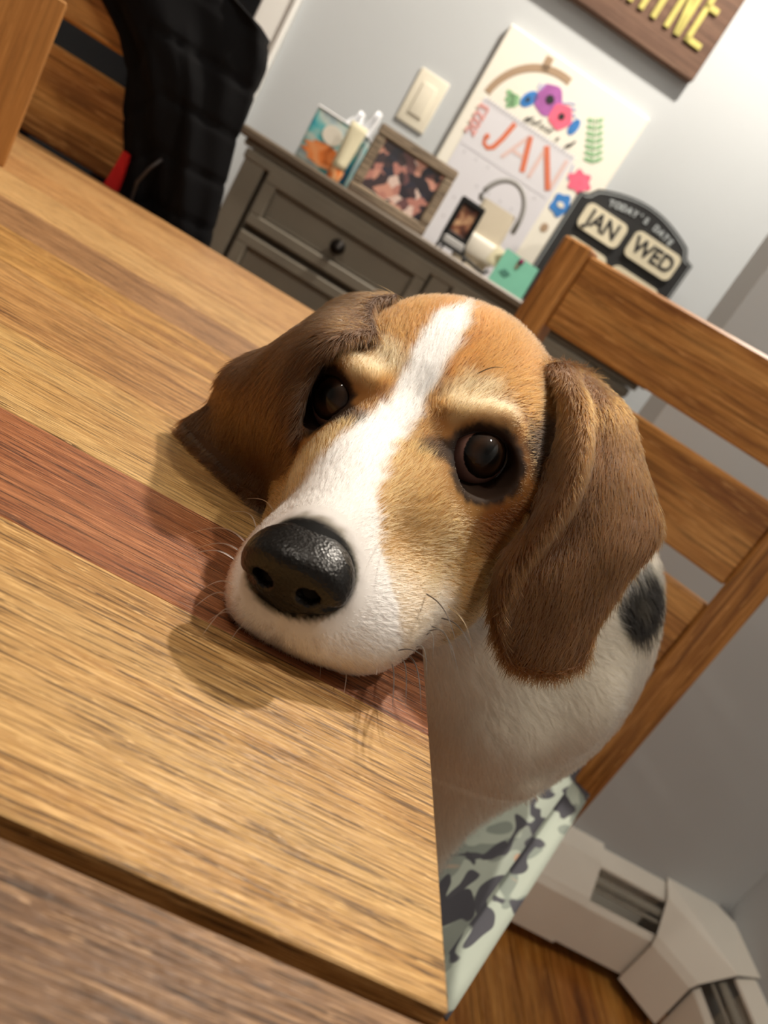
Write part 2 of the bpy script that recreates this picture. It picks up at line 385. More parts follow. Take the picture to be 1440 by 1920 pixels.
# ---------------------------------------------------------------- dresser and the things on and above it
KF = 1.45                                        # plane of the dresser's front
ds = empty('dresser', wpt(.065, KF, 0), WROT)
tag(ds, 'grey-brown painted wooden dresser with framed drawer fronts and round dark knobs', 'dresser')
DW, DH, DD = .79, .872, .40
MB().box((0, DD / 2 + .008, DH / 2 + .03), (DW, DD - .016, DH - .06), .002).build('carcass', M['dresser'], ds)
mb = MB(); pr = [(.0, .868), (.0, .876), (.012, .882), (.020, .888), (.020, .898), (.0, .898)]
mb.box((0, DD / 2 - .003, .8895), (DW + .05, DD + .034, .017), .004); mb.build('top', M['dresser_top'], ds)
MB().box((0, DD / 2 - .001, .876), (DW + .026, DD + .016, .012), .003).build('top_moulding', M['dresser'], ds)
MB().box((0, -.004, .860), (DW + .008, .014, .018), .003).build('frieze', M['dresser'], ds)
for x in (-DW / 2 + .019, 0, DW / 2 - .019): MB().box((x, .002, .45), (.038, .022, .83), .002).build('stile', M['dresser'], ds)
for x in (-DW / 2 + .02, DW / 2 - .02):
    for y in (.03, DD - .03): MB().box((x, y, .03), (.045, .045, .06), .004).build('foot', M['dresser'], ds)
def drawer(x, z, w, h):
    d = MB().box((x, .006, z), (w, .018, h), .002).build('drawer', M['dresser'], ds)
    fr = MB()
    for s_ in (-1, 1):
        fr.box((x, -.006, z + s_ * (h / 2 - .011)), (w, .012, .022), .003); fr.box((x + s_ * (w / 2 - .012), -.006, z), (.024, .012, h - .04), .003)
    fr.build('drawer_frame', M['dresser'], d)
    bd = MB()
    for s_ in (-1, 1):
        bd.box((x, -.002, z + s_ * (h / 2 - .025)), (w - .05, .006, .006), .002); bd.box((x + s_ * (w / 2 - .027), -.002, z), (.006, .006, h - .05), .002)
    bd.build('drawer_bead', M['dresser'], d)
    MB().lathe([(.0, .0), (.006, -.001), (.005, -.012), (.012, -.018), (.014, -.024), (.011, -.029), (.0, -.031)], (x, -.001, z), 'y', 20).build('knob', M['bronze'], d, True)
for row, (z, h) in enumerate(((.808, .098), (.680, .136), (.530, .146), (.370, .146), (.205, .156))):
    for x in (-.186, .186): drawer(x, z, .326, h)

ZT = .898
# tissue pack
tp = empty('tissue_box', wpt(-.232, 1.63, ZT), WROT); tag(tp, 'tissue box with a blue sea print and white tissues sticking out, at the dresser end', 'tissue box')
soft_box('carton', (0, 0, .048), (.105, .10, .096), .005, M['sea_print'], tp)
mb = MB()
for cx, cz, rx, rz in ((-.004, .028, .040, .020), (.030, .016, .016, .014)):
    n = 20; poly = [(cx + rx * math.cos(2 * math.pi * k / n) * (1 + .2 * math.sin(3 * k)), cz + rz * math.sin(2 * math.pi * k / n)) for k in range(n)]
    mb.prism(poly, -.0515, -.0495)
mb.build('orange_fish_print', M['fish_print'], tp)
mb = MB(); n = 18
mb.prism([(-.006 + .020 * math.cos(2 * math.pi * k / n), .066 + .017 * math.sin(2 * math.pi * k / n)) for k in range(n)], -.0513, -.0497); mb.build('white_foam_print', M['offwhite'], tp)
MB().box((0, 0, .0975), (.108, .103, .004), .0015).build('lid', M['tissue'], tp)
for (x0, h, ln) in ((.010, .036, .2), (.034, .052, .35)):
    vs = []; fs = []; nn = 9
    for j in range(6):
        t = j / 5
        for q_ in range(nn):
            u = q_ / (nn - 1) - .5
            vs.append((x0 + u * (.030 - .018 * t) + ln * .03 * t, .010 * math.sin(u * 14 + 2 * t) * (.4 + t), .098 + h * t - .006 * abs(u) * t))
    for j in range(5):
        for q_ in range(nn - 1): a = j * nn + q_; fs.append((a, a + 1, a + nn + 1, a + nn))
    o = MB().add(vs, fs).build('tissue', M['tissue'], tp, True); o.modifiers.new('t', 'SOLIDIFY').thickness = .0008
tb = empty('lotion_tube', wpt(-.198, 1.545, ZT), WROT); tag(tb, 'pale cream squeeze tube standing on its cap beside the tissue box', 'tube')
vs = []; fs = []; nn = 20
for j in range(9):
    t = j / 8; rx = .013 + .004 * t; ry = .013 * (1 - t) + .0015
    for q_ in range(nn): a = 2 * math.pi * q_ / nn; vs.append((rx * math.cos(a), ry * math.sin(a), .022 + .083 * t))
for j in range(8):
    for q_ in range(nn): a = j * nn + q_; b = j * nn + (q_ + 1) % nn; fs.append((a, b, b + nn, a + nn))
fs += [tuple(range(nn)), tuple(8 * nn + q_ for q_ in range(nn))]
MB().add(vs, fs).build('tube_body', M['lid_cream'], tb, True)
MB().lathe([(.012, 0), (.013, .003), (.013, .020), (.011, .024)], (0, 0, 0), 'z', 20).build('cap', M['fish_print'], tb, True)

# framed family photo, leaning back a little
pf = empty('picture_frame', wpt(-.086, 1.555, ZT), WROT); tag(pf, 'taupe wooden picture frame with a group photo, leaning on the dresser', 'picture frame')
def lean(o, ang): o.rotation_euler = (-ang, 0, 0); return o
FWd, FHt = .165, .132
for (c, d) in (((0, 0, .010), (FWd, .016, .020)), ((0, 0, FHt - .010), (FWd, .016, .020)), ((-FWd / 2 + .010, 0, FHt / 2), (.020, .016, FHt - .04)), ((FWd / 2 - .010, 0, FHt / 2), (.020, .016, FHt - .04))):
    lean(MB().box(c, d, .003).build('frame_bar', M['frame_wood'], pf), .13)
lean(MB().box((0, .001, FHt / 2), (FWd - .036, .003, FHt - .036)).build('photo', M['photo'], pf), .13)
lean(MB().box((0, .008, FHt / 2), (FWd - .01, .003, FHt - .01)).build('backing', M['black_matte'], pf), .13)
MB().box((0, .045, .035), (.03, .003, .075)).build('strut', M['black_matte'], pf)

# light switch
sw = empty('light_switch', wpt(-.151, 1.906, 1.140), WROT); tag(sw, 'cream rocker light switch plate on the grey wall', 'light switch')
soft_box('plate', (0, -.003, 0), (.0700, .006, .1140), .0025, M['switch'], sw)
soft_box('rocker', (0, -.0065, 0), (.034, .006, .068), .002, M['switch'], sw)

# calendar board
cb = empty('calendar_board', wpt(0, 1.888, 0), WROT); tag(cb, 'white board with flower print and a January calendar sheet in orange letters', 'calendar')
MB().box((.113, .009, 1.128), (.358, .018, .460), .003).build('board', M['board_white'], cb)
sheet = MB().box((.080, -.0008, 1.055), (.236, .0012, .318)).build('calendar_sheet', M['paper'], cb)
mb = MB()
for k_ in range(30):
    x = -.030 + k_ * .0076
    mb.tube([(x, -.002, 1.206), (x + .001, -.005, 1.212), (x + .002, -.002, 1.219)], .0008, 5)
mb.build('spiral', M['cord'], cb)
def disc(name, x, z, rx, rz, mat, y=-.0008, n=24, wob=0.0, lob=5, rot=0.0):
    pts = []
    for k_ in range(n):
        a = 2 * math.pi * k_ / n; r = 1 + wob * math.cos(lob * a); px, pz = rx * r * math.cos(a), rz * r * math.sin(a)
        pts.append((x + px * math.cos(rot) - pz * math.sin(rot), z + px * math.sin(rot) + pz * math.cos(rot)))
    return MB().prism(pts, y, y + .0008).build(name, mat, cb)
def stroke(name, pts, w, mat, y=-.0008, par=None):
    L_, R_ = [], []
    for i_ in range(len(pts)):
        a = np.array(pts[max(i_ - 1, 0)]); b = np.array(pts[min(i_ + 1, len(pts) - 1)]); t = (b - a) / (np.linalg.norm(b - a) + 1e-9); nrm = np.array((-t[1], t[0]))
        p = np.array(pts[i_]); ww = w if not hasattr(w, '__len__') else w[i_]
        L_.append(tuple(p + nrm * ww / 2)); R_.append(tuple(p - nrm * ww / 2))
    mb = MB(); n_ = len(pts)
    vs = [(p[0], yy, p[1]) for yy in (y, y + .0008) for p in L_ + R_]
    fs = []
    for i_ in range(n_ - 1):
        fs.append((i_, i_ + 1, n_ + i_ + 1, n_ + i_)); o_ = 2 * n_; fs.append((o_ + i_, o_ + n_ + i_, o_ + n_ + i_ + 1, o_ + i_ + 1))
    fs += [(0, n_, 3 * n_, 2 * n_), (n_ - 1, 3 * n_ - 1, 4 * n_ - 1, 2 * n_ - 1)]
    return mb.add(vs, fs).build(name, mat, par or cb)
arc = [(.085 + .125 * math.cos(a), 1.205 + .125 * math.sin(a)) for a in np.linspace(math.radians(172), math.radians(82), 16)]
stroke('branch_print', arc, .0155, M['brown_ink'])
stroke('branch_print', [(.042, 1.318), (.040, 1.347)], .017, M['brown_ink'])
disc('flower_print', .083, 1.278, .030, .031, M['violet_ink'], -.0010, 40, .05)
disc('flower_print', .124, 1.264, .025, .025, M['pink_ink'], -.0016, 40, .06)
disc('flower_print', .046, 1.258, .013, .021, M['blue_ink'], -.0010, rot=-.5)
disc('flower_print', .160, 1.262, .010, .018, M['blue_ink'], -.0010, rot=-.1)
disc('flower_centre', .085, 1.280, .0095, .009, M['dark_ink'], -.0022, 14, .15, 7)
disc('flower_centre', .125, 1.265, .007, .007, M['dark_ink'], -.0026, 14, .15, 7)
disc('flower_centre', .044, 1.256, .004, .005, M['dark_ink'], -.0022, 12)
disc('flower_print', .234, 1.178, .026, .022, M['pink_ink'], -.0014, 40, .16, 6)
disc('flower_print', .226, 1.118, .022, .024, M['blue_ink'], -.0014, 30, .12, 5)
disc('flower_print', .226, 1.118, .009, .006, M['offwhite'], -.0024, 12)
disc('seed_print', .222, 1.060, .009, .010, M['brown_ink'], -.0010)
for (x, z, r_) in ((.010, 1.237, .5), (.018, 1.246, .2), (.024, 1.234, .9), (.006, 1.246, -.2), (.016, 1.230, 1.2)): disc('leaf_print', x, z, .011, .006, M['green_ink'], -.0010, 14, rot=r_)
for j in range(7):
    t = j / 6; x, z = .234 - .042 * t, 1.228 + .066 * t
    for s_ in (-1, 1): disc('leaf_print', x + s_ * .0105 * .86, z + s_ * .0105 * .51 + .002, .0115 - .004 * t, .0042, M['green_ink'], -.0010, 12, rot=.53 + (.35 if s_ > 0 else -.35))
stroke('stem_print', [(.237, 1.222), (.213, 1.26), (.190, 1.300)], .0025, M['green_ink'], -.0012)
for (a, b) in (((.112, 1.287), (.138, 1.300)), ((.116, 1.283), (.146, 1.291)), ((.118, 1.279), (.153, 1.280)), ((.050, 1.284), (.050, 1.297)), ((.056, 1.283), (.060, 1.299)), ((.203, 1.200), (.208, 1.168))):
    stroke('sprig_print', [a, ((a[0] + b[0]) / 2, (a[1] + b[1]) / 2 + .002), b], .0032, M['lilac_ink'], -.0012)
# script lettering under the flowers: unreadable pen strokes
for (x, z, l, r_) in ((.060, 1.219, .012, .9), (.068, 1.221, .014, 1.1), (.077, 1.222, .010, .8), (.088, 1.225, .013, 1.2), (.097, 1.226, .009, .6), (.109, 1.226, .008, .9), (.118, 1.226, .010, 1.0), (.140, 1.222, .008, .8), (.172, 1.224, .018, 1.15), (.166, 1.220, .012, 1.0)):
    stroke('script_stroke', [(x, z), (x + l * math.cos(r_), z + l * math.sin(r_))], .0040, M['dark_ink'], -.0030)
# JAN: heavy orange strokes and pale thin ones, as printed
Y2 = -.0022
stroke('letter_j', [(.047, 1.203), (.040, 1.165), (.032, 1.140), (.022, 1.132), (.010, 1.136), (.006, 1.148)], [.011, .011, .011, .009, .008, .008], M['orange_ink'], Y2)
disc('letter_j', .0085, 1.151, .006, .006, M['orange_ink'], Y2 - .0006, 14)
stroke('letter_a', [(.090, 1.199), (.114, 1.130)], .012, M['orange_ink'], Y2)
stroke('letter_a', [(.088, 1.196), (.058, 1.132)], .008, M['pale_ink'], Y2); stroke('letter_a', [(.070, 1.156), (.102, 1.156)], .007, M['pale_ink'], Y2 + .0002)
stroke('letter_n', [(.131, 1.201), (.184, 1.128)], .012, M['orange_ink'], Y2 - .0004)
stroke('letter_n', [(.132, 1.197), (.132, 1.128)], .009, M['pale_ink'], Y2); stroke('letter_n', [(.186, 1.200), (.186, 1.130)], .009, M['pale_ink'], Y2)
text('year', '2023', .034, M['red_ink'], cb, -.027, 1.168, -.0022, .0008, rot=math.pi / 2)
for r_ in range(4):
    for c_ in range(7):
        if (r_ * 7 + c_) % 5 != 3: disc('day_mark', -.018 + c_ * .031, 1.100 - r_ * .045, .0022, .0030, M['grey_ink'], -.0022, 8)
stroke('week_rule', [(-.034, 1.112), (.19, 1.112)], .0012, M['grey_ink'], -.0022)

# brown wooden sign with yellow letters
sg = empty('wall_sign', wpt(0, 1.878, 0), WROT); tag(sg, 'brown wooden wall sign with tall yellow letters', 'sign')
MB().box((.101, .013, 1.582), (.444, .026, .252), .003).build('sign_board', M['sign_wood'], sg)
def slab_letter(ch, x, z, w, h):
    mb = MB(); t = w * .30; y = -.003; d = .006
    def bx(x0, z0, x1, z1): mb.box(((x0 + x1) / 2, y + .001, (z0 + z1) / 2), (x1 - x0, d, z1 - z0), .001)
    if ch in 'HNMU': bx(x, z, x + t, z + h); bx(x + w - t, z, x + w, z + h)
    if ch == 'H': bx(x, z + h * .44, x + w, z + h * .56)
    if ch == 'I': bx(x + w / 2 - t / 2, z, x + w / 2 + t / 2, z + h)
    if ch == 'N': mb.prism([(x + t * .2, z + h), (x + t * 1.1, z + h), (x + w - t * .2, z), (x + w - t * 1.1, z)], y - .002, y + .004)
    if ch == 'E': bx(x, z, x + t, z + h); bx(x, z, x + w, z + t); bx(x, z + h - t, x + w, z + h); bx(x, z + h / 2 - t / 2, x + w * .8, z + h / 2 + t / 2)
    if ch == 'U': bx(x, z, x + w, z + t)
    if ch == 'S':
        for zz in (z, z + h / 2 - t / 2, z + h - t): bx(x, zz, x + w, zz + t)
        bx(x, z + h / 2, x + t, z + h); bx(x + w - t, z, x + w, z + h / 2)
    mb.build('letter_' + ch.lower(), M['sign_letter'], sg)
for ch, x in zip('SUNSHINE', (-.070, -.024, .022, .068, .114, .158, .206, .258)): slab_letter(ch, x, 1.508, {'I': .042}.get(ch, .040), .147)

# chalkboard date sign standing on the dresser
ck = empty('date_sign', wpt(0, 1.70, ZT), WROT); tag(ck, 'black chalkboard date sign with scalloped top and cream letter tiles', 'date sign')
def outline(g):
    xl, xr, cx = .222 + g, .502 - g, .362
    half = [(xl, g), (xl, .238 - g * .4), (xl + .010, .240 - g), (xl + .019, .244 - g), (xl + .024, .252 - g), (xl + .030, .260 - g)]
    arch = [(cx - (cx - xl - .030) * t, .260 - g + .026 * math.cos(t * math.pi / 2) ** .9) for t in np.linspace(.93, .0, 10)]
    left = half + arch
    return left + [(2 * cx - x, z) for x, z in left[:-1][::-1]]
MB().prism(outline(0), 0, .014).build('sign_body', M['black_matte'], ck)
o1 = outline(.004); o2 = outline(.0056); n_ = len(o1); mb = MB()
vs = [(p[0], -.0012, p[1]) for p in o1 + o2]; mb.add(vs, [(i, (i + 1) % n_, (i + 1) % n_ + n_, i + n_) for i in range(n_)]); mb.build('grey_border', M['chalk'], ck)
def tile(x, z, w, h, word, sz):
    r_ = .013; cs = [(x + sx * (w / 2 - r_), z + sz * (h / 2 - r_), a0) for sx, sz, a0 in ((1, 1, 0), (-1, 1, 1), (-1, -1, 2), (1, -1, 3))]
    t = MB().prism([(cx + r_ * math.cos((a0 + f) * math.pi / 2), cz + r_ * math.sin((a0 + f) * math.pi / 2)) for cx, cz, a0 in cs for f in (0, .25, .5, .75, 1)], -.006, 0).build('letter_tile', M['cream'], ck)
    if word: text('tile_letters', word, sz, M['dark_ink'], t, x, z, -.0062, .0012, sx=.95)
tile(.298, .207, .098, .052, 'JAN', .044); tile(.419, .212, .112, .055, 'WED', .044)
tile(.298, .135, .098, .052, '', .04); tile(.419, .135, .112, .055, '', .04)
for i_, ch in enumerate("TODAY'S DATE"):
    a = math.radians(103.5 - i_ * 2.45)
    if ch != ' ': text('title_letter', ch, .0165, M['chalk'], ck, .362 + .31 * math.cos(a), -.051 + .31 * math.sin(a), -.0012, .0007, rot=(a - math.pi / 2))

# mini frame on an easel, gift bag, tag and card
ez = empty('easel_frame', wpt(.052, 1.59, ZT), WROT + .18); tag(ez, 'tiny black picture frame standing on a black wire easel', 'mini frame')
for (c, d) in (((0, 0, .100), (.052, .012, .011)), ((0, 0, .034), (.052, .012, .011)), ((-.0215, 0, .067), (.009, .012, .066)), ((.0215, 0, .067), (.009, .012, .066))):
    lean(MB().box(c, d, .002).build('frame_bar', M['black_metal'], ez), .12)
lean(MB().box((0, .002, .067), (.036, .003, .058)).build('photo', M['small_photo'], ez), .12)
lean(MB().box((0, -.006, .021), (.046, .014, .016), .003).build('plinth', M['cord'], ez), .12)
for s_ in (-1, 1): MB().tube([(s_ * .020, .03, .10), (s_ * .024, .006, .03), (s_ * .028, -.022, .010), (s_ * .030, -.030, .002), (s_ * .030, -.034, .010)], .0032, 8).build('easel_leg', M['black_metal'], ez)
MB().tube([(-.028, -.010, .012), (.028, -.010, .012), (.062, -.012, .006), (.080, -.014, .004), (.086, -.014, .014)], .0032, 8).build('easel_rail', M['black_metal'], ez)
MB().tube([(0, .03, .10), (0, .07, .002)], .003, 8).build('easel_prop', M['black_metal'], ez)
gb = empty('gift_bag', wpt(.100, 1.66, ZT), WROT); tag(gb, 'small beige gift bag with a grey cord handle loop', 'gift bag')
vs = []; fs = []; nn = 24
for j in range(8):
    t = j / 7; hw = .036 + .003 * math.sin(3 * t); hd = .022 * (1 - .7 * t) + .004
    for q_ in range(nn):
        a = 2 * math.pi * q_ / nn; cx_, sx_ = math.cos(a), math.sin(a)
        vs.append((hw * np.sign(cx_) * abs(cx_) ** .35, hd * np.sign(sx_) * abs(sx_) ** .35, .125 * t + .002))
for j in range(7):
    for q_ in range(nn): a = j * nn + q_; b = j * nn + (q_ + 1) % nn; fs.append((a, b, b + nn, a + nn))
fs += [tuple(range(nn)), tuple(7 * nn + q_ for q_ in range(nn))]
MB().add(vs, fs).build('bag_body', M['beige'], gb)
soft_box('fold_band', (.004, -.020, .040), (.080, .022, .044), .009, M['offwhite'], gb)
MB().tube([(-.040 + .0, -.012, .118)] + [(-.0 + .046 * math.cos(a), -.012, .118 + .060 * math.sin(a)) for a in np.linspace(math.pi * .95, .05 * math.pi, 18)] + [(.046, -.012, .098)], .0052, 8).build('cord_handle', M['cord'], gb, True)
gt = soft_box('gift_tag', (0, 0, 0), (.040, .004, .036), .0015, M['lid_cream']); gt.location = wpt(.146, 1.59, ZT + .043); gt.rotation_euler = (-.15, .15, WROT)
tag(gt, 'square cream gift tag with an olive diamond, in front of the beige bag', 'gift tag')
o = MB().prism([(-.012, 0), (0, .011), (.012, 0), (0, -.011)], -.0026, -.0018).build('diamond_print', M['tag_olive'], gt)
tc_ = empty('teal_card', wpt(.182, 1.560, ZT), WROT); tag(tc_, 'small teal card with a magenta bead, standing beside the chalkboard sign', 'card')
lean(MB().prism([(-.038, 0), (.037, 0), (.037, .066), (-.036, .068)], -.0015, .0015).build('card', M['teal'], tc_), .2)
lean(MB().lathe([(0, -.004), (.004, -.003), (.0055, 0), (.004, .003), (0, .004)], (.000, -.005, .060), 'y', 14).build('bead', M['magenta'], tc_, True), .2)
lean(MB().box((-.003, -.002, .050), (.004, .002, .012)).build('bead_stem', M['brown_ink'], tc_), .2)
lean(MB().prism([(-.016 + .010 * math.cos(a) * (1 + .3 * math.sin(4 * a)), .026 + .007 * math.sin(a)) for a in np.linspace(0, 2 * math.pi, 16, endpoint=False)], -.0022, -.0014).build('ink_print', plain('teal_dark', (60, 120, 104), .7), tc_), .2)
MB().box((0, .018, .012), (.03, .022, .024)).build('card_foot', M['teal'], tc_)

# ---------------------------------------------------------------- dining table
tbl = empty('dining_table', (-.73, .42, 0)); tag(tbl, 'wooden dining table with wide brushed planks in mixed tan and reddish tones', 'table')
XE, XL = .0890, -1.56
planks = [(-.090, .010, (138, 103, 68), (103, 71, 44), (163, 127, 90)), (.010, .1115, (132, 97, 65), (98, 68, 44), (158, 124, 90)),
          (.116, .210, (181, 136, 77), (148, 100, 50), (199, 161, 104)), (.210, .2765, (148, 88, 51), (114, 62, 35), (167, 109, 68)),
          (.2765, .357, (189, 145, 84), (158, 110, 57), (202, 165, 107)), (.357, .448, (172, 124, 70), (137, 92, 51), (190, 146, 90)),
          (.448, .520, (179, 131, 68), (146, 95, 48), (193, 149, 90)), (.520, .598, (151, 109, 70), (115, 80, 51), (171, 129, 87)),
          (.598, .690, (191, 148, 94), (167, 121, 70), (202, 163, 110)), (.690, .770, (183, 136, 84), (154, 107, 62), (195, 153, 102)),
          (.770, .850, (190, 145, 92), (162, 114, 68), (201, 160, 109)), (.850, .926, (181, 136, 85), (154, 107, 63), (195, 151, 99))]
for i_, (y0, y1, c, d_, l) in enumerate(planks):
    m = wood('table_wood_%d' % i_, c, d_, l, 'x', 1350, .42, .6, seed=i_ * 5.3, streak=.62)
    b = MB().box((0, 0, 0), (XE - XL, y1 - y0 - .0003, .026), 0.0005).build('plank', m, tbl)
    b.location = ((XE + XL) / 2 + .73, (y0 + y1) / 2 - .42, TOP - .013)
tw = wood('table_wood_apron', (170, 120, 66), (120, 80, 44), (196, 150, 92), 'x', 400, .45, .3)
twv = wood('table_wood_leg', (170, 120, 66), (120, 80, 44), (196, 150, 92), 'z', 400, .45, .3)
for y in (-.03, .86): MB().box((0 - .005, y - .42, TOP - .072), (XE - XL - .16, .022, .09), .002).build('apron', tw, tbl)
for x in (XL + .08, XE - .12): MB().box((x + .73, .415 - .42, TOP - .072), (.022, .86, .09), .002).build('apron', twv, tbl)
for x in (XL + .10, XE - .14):
    for y in (-.01, .84): MB().box((x + .73, y - .42, (TOP - .026) / 2), (.075, .075, TOP - .026), .005).build('leg', twv, tbl)

# tan wooden box standing on the table
bx_ = empty('wooden_box', tuple(np.array([-.2985, .695, TOP]) + _rz(math.radians(23)) @ np.array([-.06, .045, 0])), math.radians(23)); tag(bx_, 'plain tan wooden box standing on the table top', 'box')
BW, BD, BH = .12, .09, .1355
for (c, d) in (((0, -BD / 2 + .004, BH / 2), (BW, .008, BH)), ((0, BD / 2 - .004, BH / 2), (BW, .008, BH)), ((-BW / 2 + .004, 0, BH / 2), (.008, BD - .016, BH)), ((BW / 2 - .004, 0, BH / 2), (.008, BD - .016, BH)), ((0, 0, .005), (BW - .018, BD - .018, .008))):
    MB().box(c, d, .0015).build('side_board' if c[2] > .01 else 'bottom_board', M['box_wood'], bx_)

# ---------------------------------------------------------------- dining chairs
def chair(name, loc, yaw, mats, label):
    """loc is the floor point below the left back post's inner edge; local x runs along the slats, -y is the sitter's side"""
    mh, mv = mats
    c = empty(name, loc, yaw); tag(c, label, 'chair', None)
    W, PW, PD = .346, .040, .034
    for x in (-PW / 2, W + PW / 2):
        MB().box((x, PD / 2 - .006, .493), (PW, PD, .984), .003).build('back_post', mv, c)
    for (z0, z1) in ((.884, .979), (.756, .856), (.632, .728), (.520, .604)):
        MB().box((W / 2, .010, (z0 + z1) / 2), (W, .018, z1 - z0), .003).build('back_slat', mh, c)
    n = 5; sw_ = .40 / n
    for i_ in range(n): MB().box((W / 2, -.006 - .42 + sw_ * (i_ + .5), .449), (W + .06, sw_ - .004, .020), .003).build('seat_slat', mh, c)
    for x in (-PW / 2, W + PW / 2):
        MB().box((x, -.40, .219), (PW, PW, .438), .003).build('front_leg', mv, c)
        MB().box((x, -.20, .408), (.022, .37, .055), .002).build('seat_rail', mv, c)
        MB().box((x, -.20, .18), (.020, .37, .030), .002).build('stretcher', mv, c)
    MB().box((W / 2, -.40, .408), (W, .022, .055), .002).build('seat_rail', mh, c)
    return c
pA = at(1110, 472, .92)
chA = chair('dining_chair', (pA[0], pA[1], 0), math.radians(-36), (M['chair_wood'], M['chair_wood_v']), 'warm brown wooden slat-back chair under the seated beagle')
chB = chair('dining_chair', (-.656, .985, 0), math.radians(2), (M['chair_wood'], M['chair_wood_v']), 'brown wooden slat-back chair with a black jacket hung on it')
tag(chA, group='slat-back dining chairs'); tag(chB, group='slat-back dining chairs')

# printed seat cushion on the dog's chair
CY = math.radians(-36)
cu = empty('seat_cushion', tuple(np.array([pA[0], pA[1], .459]) + _rz(CY) @ np.array([.173, -.217, 0])), CY)
tag(cu, 'pale grey-green seat cushion with charcoal leaf print under the dog', 'cushion')
bm = bmesh.new(); bmesh.ops.create_cube(bm, size=1.0)
for v in bm.verts: v.co = Vector((v.co.x * .42 * (1.06 - v.co.y * .16), v.co.y * .46 - .03, v.co.z * .052))
bmesh.ops.bevel(bm, geom=list(bm.edges), offset=.025, segments=7, affect='EDGES')
bmesh.ops.subdivide_edges(bm, edges=[e for e in bm.edges if e.calc_length() > .1], cuts=10, use_grid_fill=True)
for v in bm.verts:
    d2 = (v.co.x / .2) ** 2 + (v.co.y / .2) ** 2
    if v.co.z > 0: v.co.z += .008 * max(0, 1 - d2 * .6)
    v.co.z += .026
me = bpy.data.meshes.new('cushion_body'); bm.to_mesh(me); bm.free()
cbody = link('cushion_body', me, M['leaf_cloth'], cu, True)
# ---------------------------------------------------------------- black quilted jacket hung over the corner of the chair back
jk = empty('jacket', (-.27, .99, 0)); tag(jk, 'black quilted jacket with a red lining draped over the chair corner', 'jacket')
lev = [(.46, -.275, -.175), (.60, -.285, -.172), (.70, -.290, -.175), (.76, -.292, -.183), (.80, -.305, -.190), (.835, -.322, -.196), (.87, -.332, -.202), (.90, -.356, -.203), (.93, -.400, -.205), (.955, -.44, -.205), (.985, -.462, -.216), (.993, -.462, -.248), (1.003, -.455, -.290), (1.018, -.43, -.345)]
zs = [l_[0] for l_ in lev]; NZ, NA = 110, 120
vs = []; fs = []
for j in range(NZ):
    t = j / (NZ - 1); z = zs[0] + (zs[-1] - zs[0]) * t
    x0 = np.interp(z, zs, [l_[1] for l_ in lev]); x1 = np.interp(z, zs, [l_[2] for l_ in lev]); cxx = (x0 + x1) / 2; hw = (x1 - x0) / 2
    hd = .040 + .012 * math.sin(z * 9) ; hd *= min(1.0, math.sqrt(max(.02, (1.024 - z) / .03)))
    for q_ in range(NA):
        a = 2 * math.pi * q_ / NA; c_, s_ = math.cos(a), math.sin(a)
        ex = np.sign(c_) * abs(c_) ** .75; ey = np.sign(s_) * abs(s_) ** .75
        fold = .16 * math.sin(3 * a + 14 * z) + .10 * math.sin(6 * a - 22 * z + 1) + .05 * math.sin(11 * a + 40 * z)
        xx = ex * hw; qu = (z + .55 * abs(xx + .02) - .10 * math.sin(6 * xx)) / .052; gr = abs((qu % 1) - .5) * 2      # chevron quilting rows
        puff = -.0042 * max(0, 1 - (1 - gr) / .22)
        seam = -.004 * math.exp(-((xx - .012 - .05 * (z - .85)) / .004) ** 2)
        vs.append((cxx + ex * (hw + (puff + seam) * .4) + .004 * math.sin(11 * z + 4 * a) + .27, ey * (hd * (1 + fold) + puff + seam) , z))
for j in range(NZ - 1):
    for q_ in range(NA): a = j * NA + q_; b = j * NA + (q_ + 1) % NA; fs.append((a, b, b + NA, a + NA))
fs += [tuple(range(NA)), tuple((NZ - 1) * NA + q_ for q_ in range(NA))]
MB().add(vs, fs).build('jacket_body', M['quilt'], jk, True)
lin = MB()
pts = [(.80, -.303), (.78, -.301), (.76, -.300), (.72, -.303), (.66, -.302), (.58, -.298)]
vs = []; fs = []
for j, (z, x) in enumerate(pts): vs += [(x + .003 - .0085 * min(1, (.802 - z) / .04) + .27, -.036, z), (x + .012 + .27, -.044, z), (x + .012 + .27, -.030, z)]
for j in range(len(pts) - 1):
    a = 3 * j; fs += [(a, a + 1, a + 4, a + 3), (a + 1, a + 2, a + 5, a + 4), (a + 2, a, a + 3, a + 5)]
lin.add(vs, fs).build('red_lining', M['red_cloth'], jk)
MB().tube([(-.255 + .27, -.052, .815), (-.262 + .27, -.056, .80), (-.268 + .27, -.056, .78), (-.266 + .27, -.054, .755), (-.262 + .27, -.052, .72)], .0022, 6).build('zip', M['zip'], jk, True)

FUR_N = 330000
# ---------------------------------------------------------------- the beagle: one skin grown from a distance field, with eyes, nose, coat and whiskers as its parts
EYE_L, EYE_R, NOSE_T = at(608, 752, .302), at(903, 862, .290), at(535, 1065, .220)
HX = EYE_R - EYE_L; HX /= np.linalg.norm(HX); HM = (EYE_L + EYE_R) / 2
_v = NOSE_T - HM; HY = _v - HX * (_v @ HX); HY /= np.linalg.norm(HY)
HZ = np.cross(HX, HY); HZ *= np.sign(HZ[2])
HB = np.stack([HX, HY, HZ], 1)
def H2W(p): return HM + np.asarray(p, float) @ HB.T
def W2H(p): return (np.asarray(p, float) - HM) @ HB

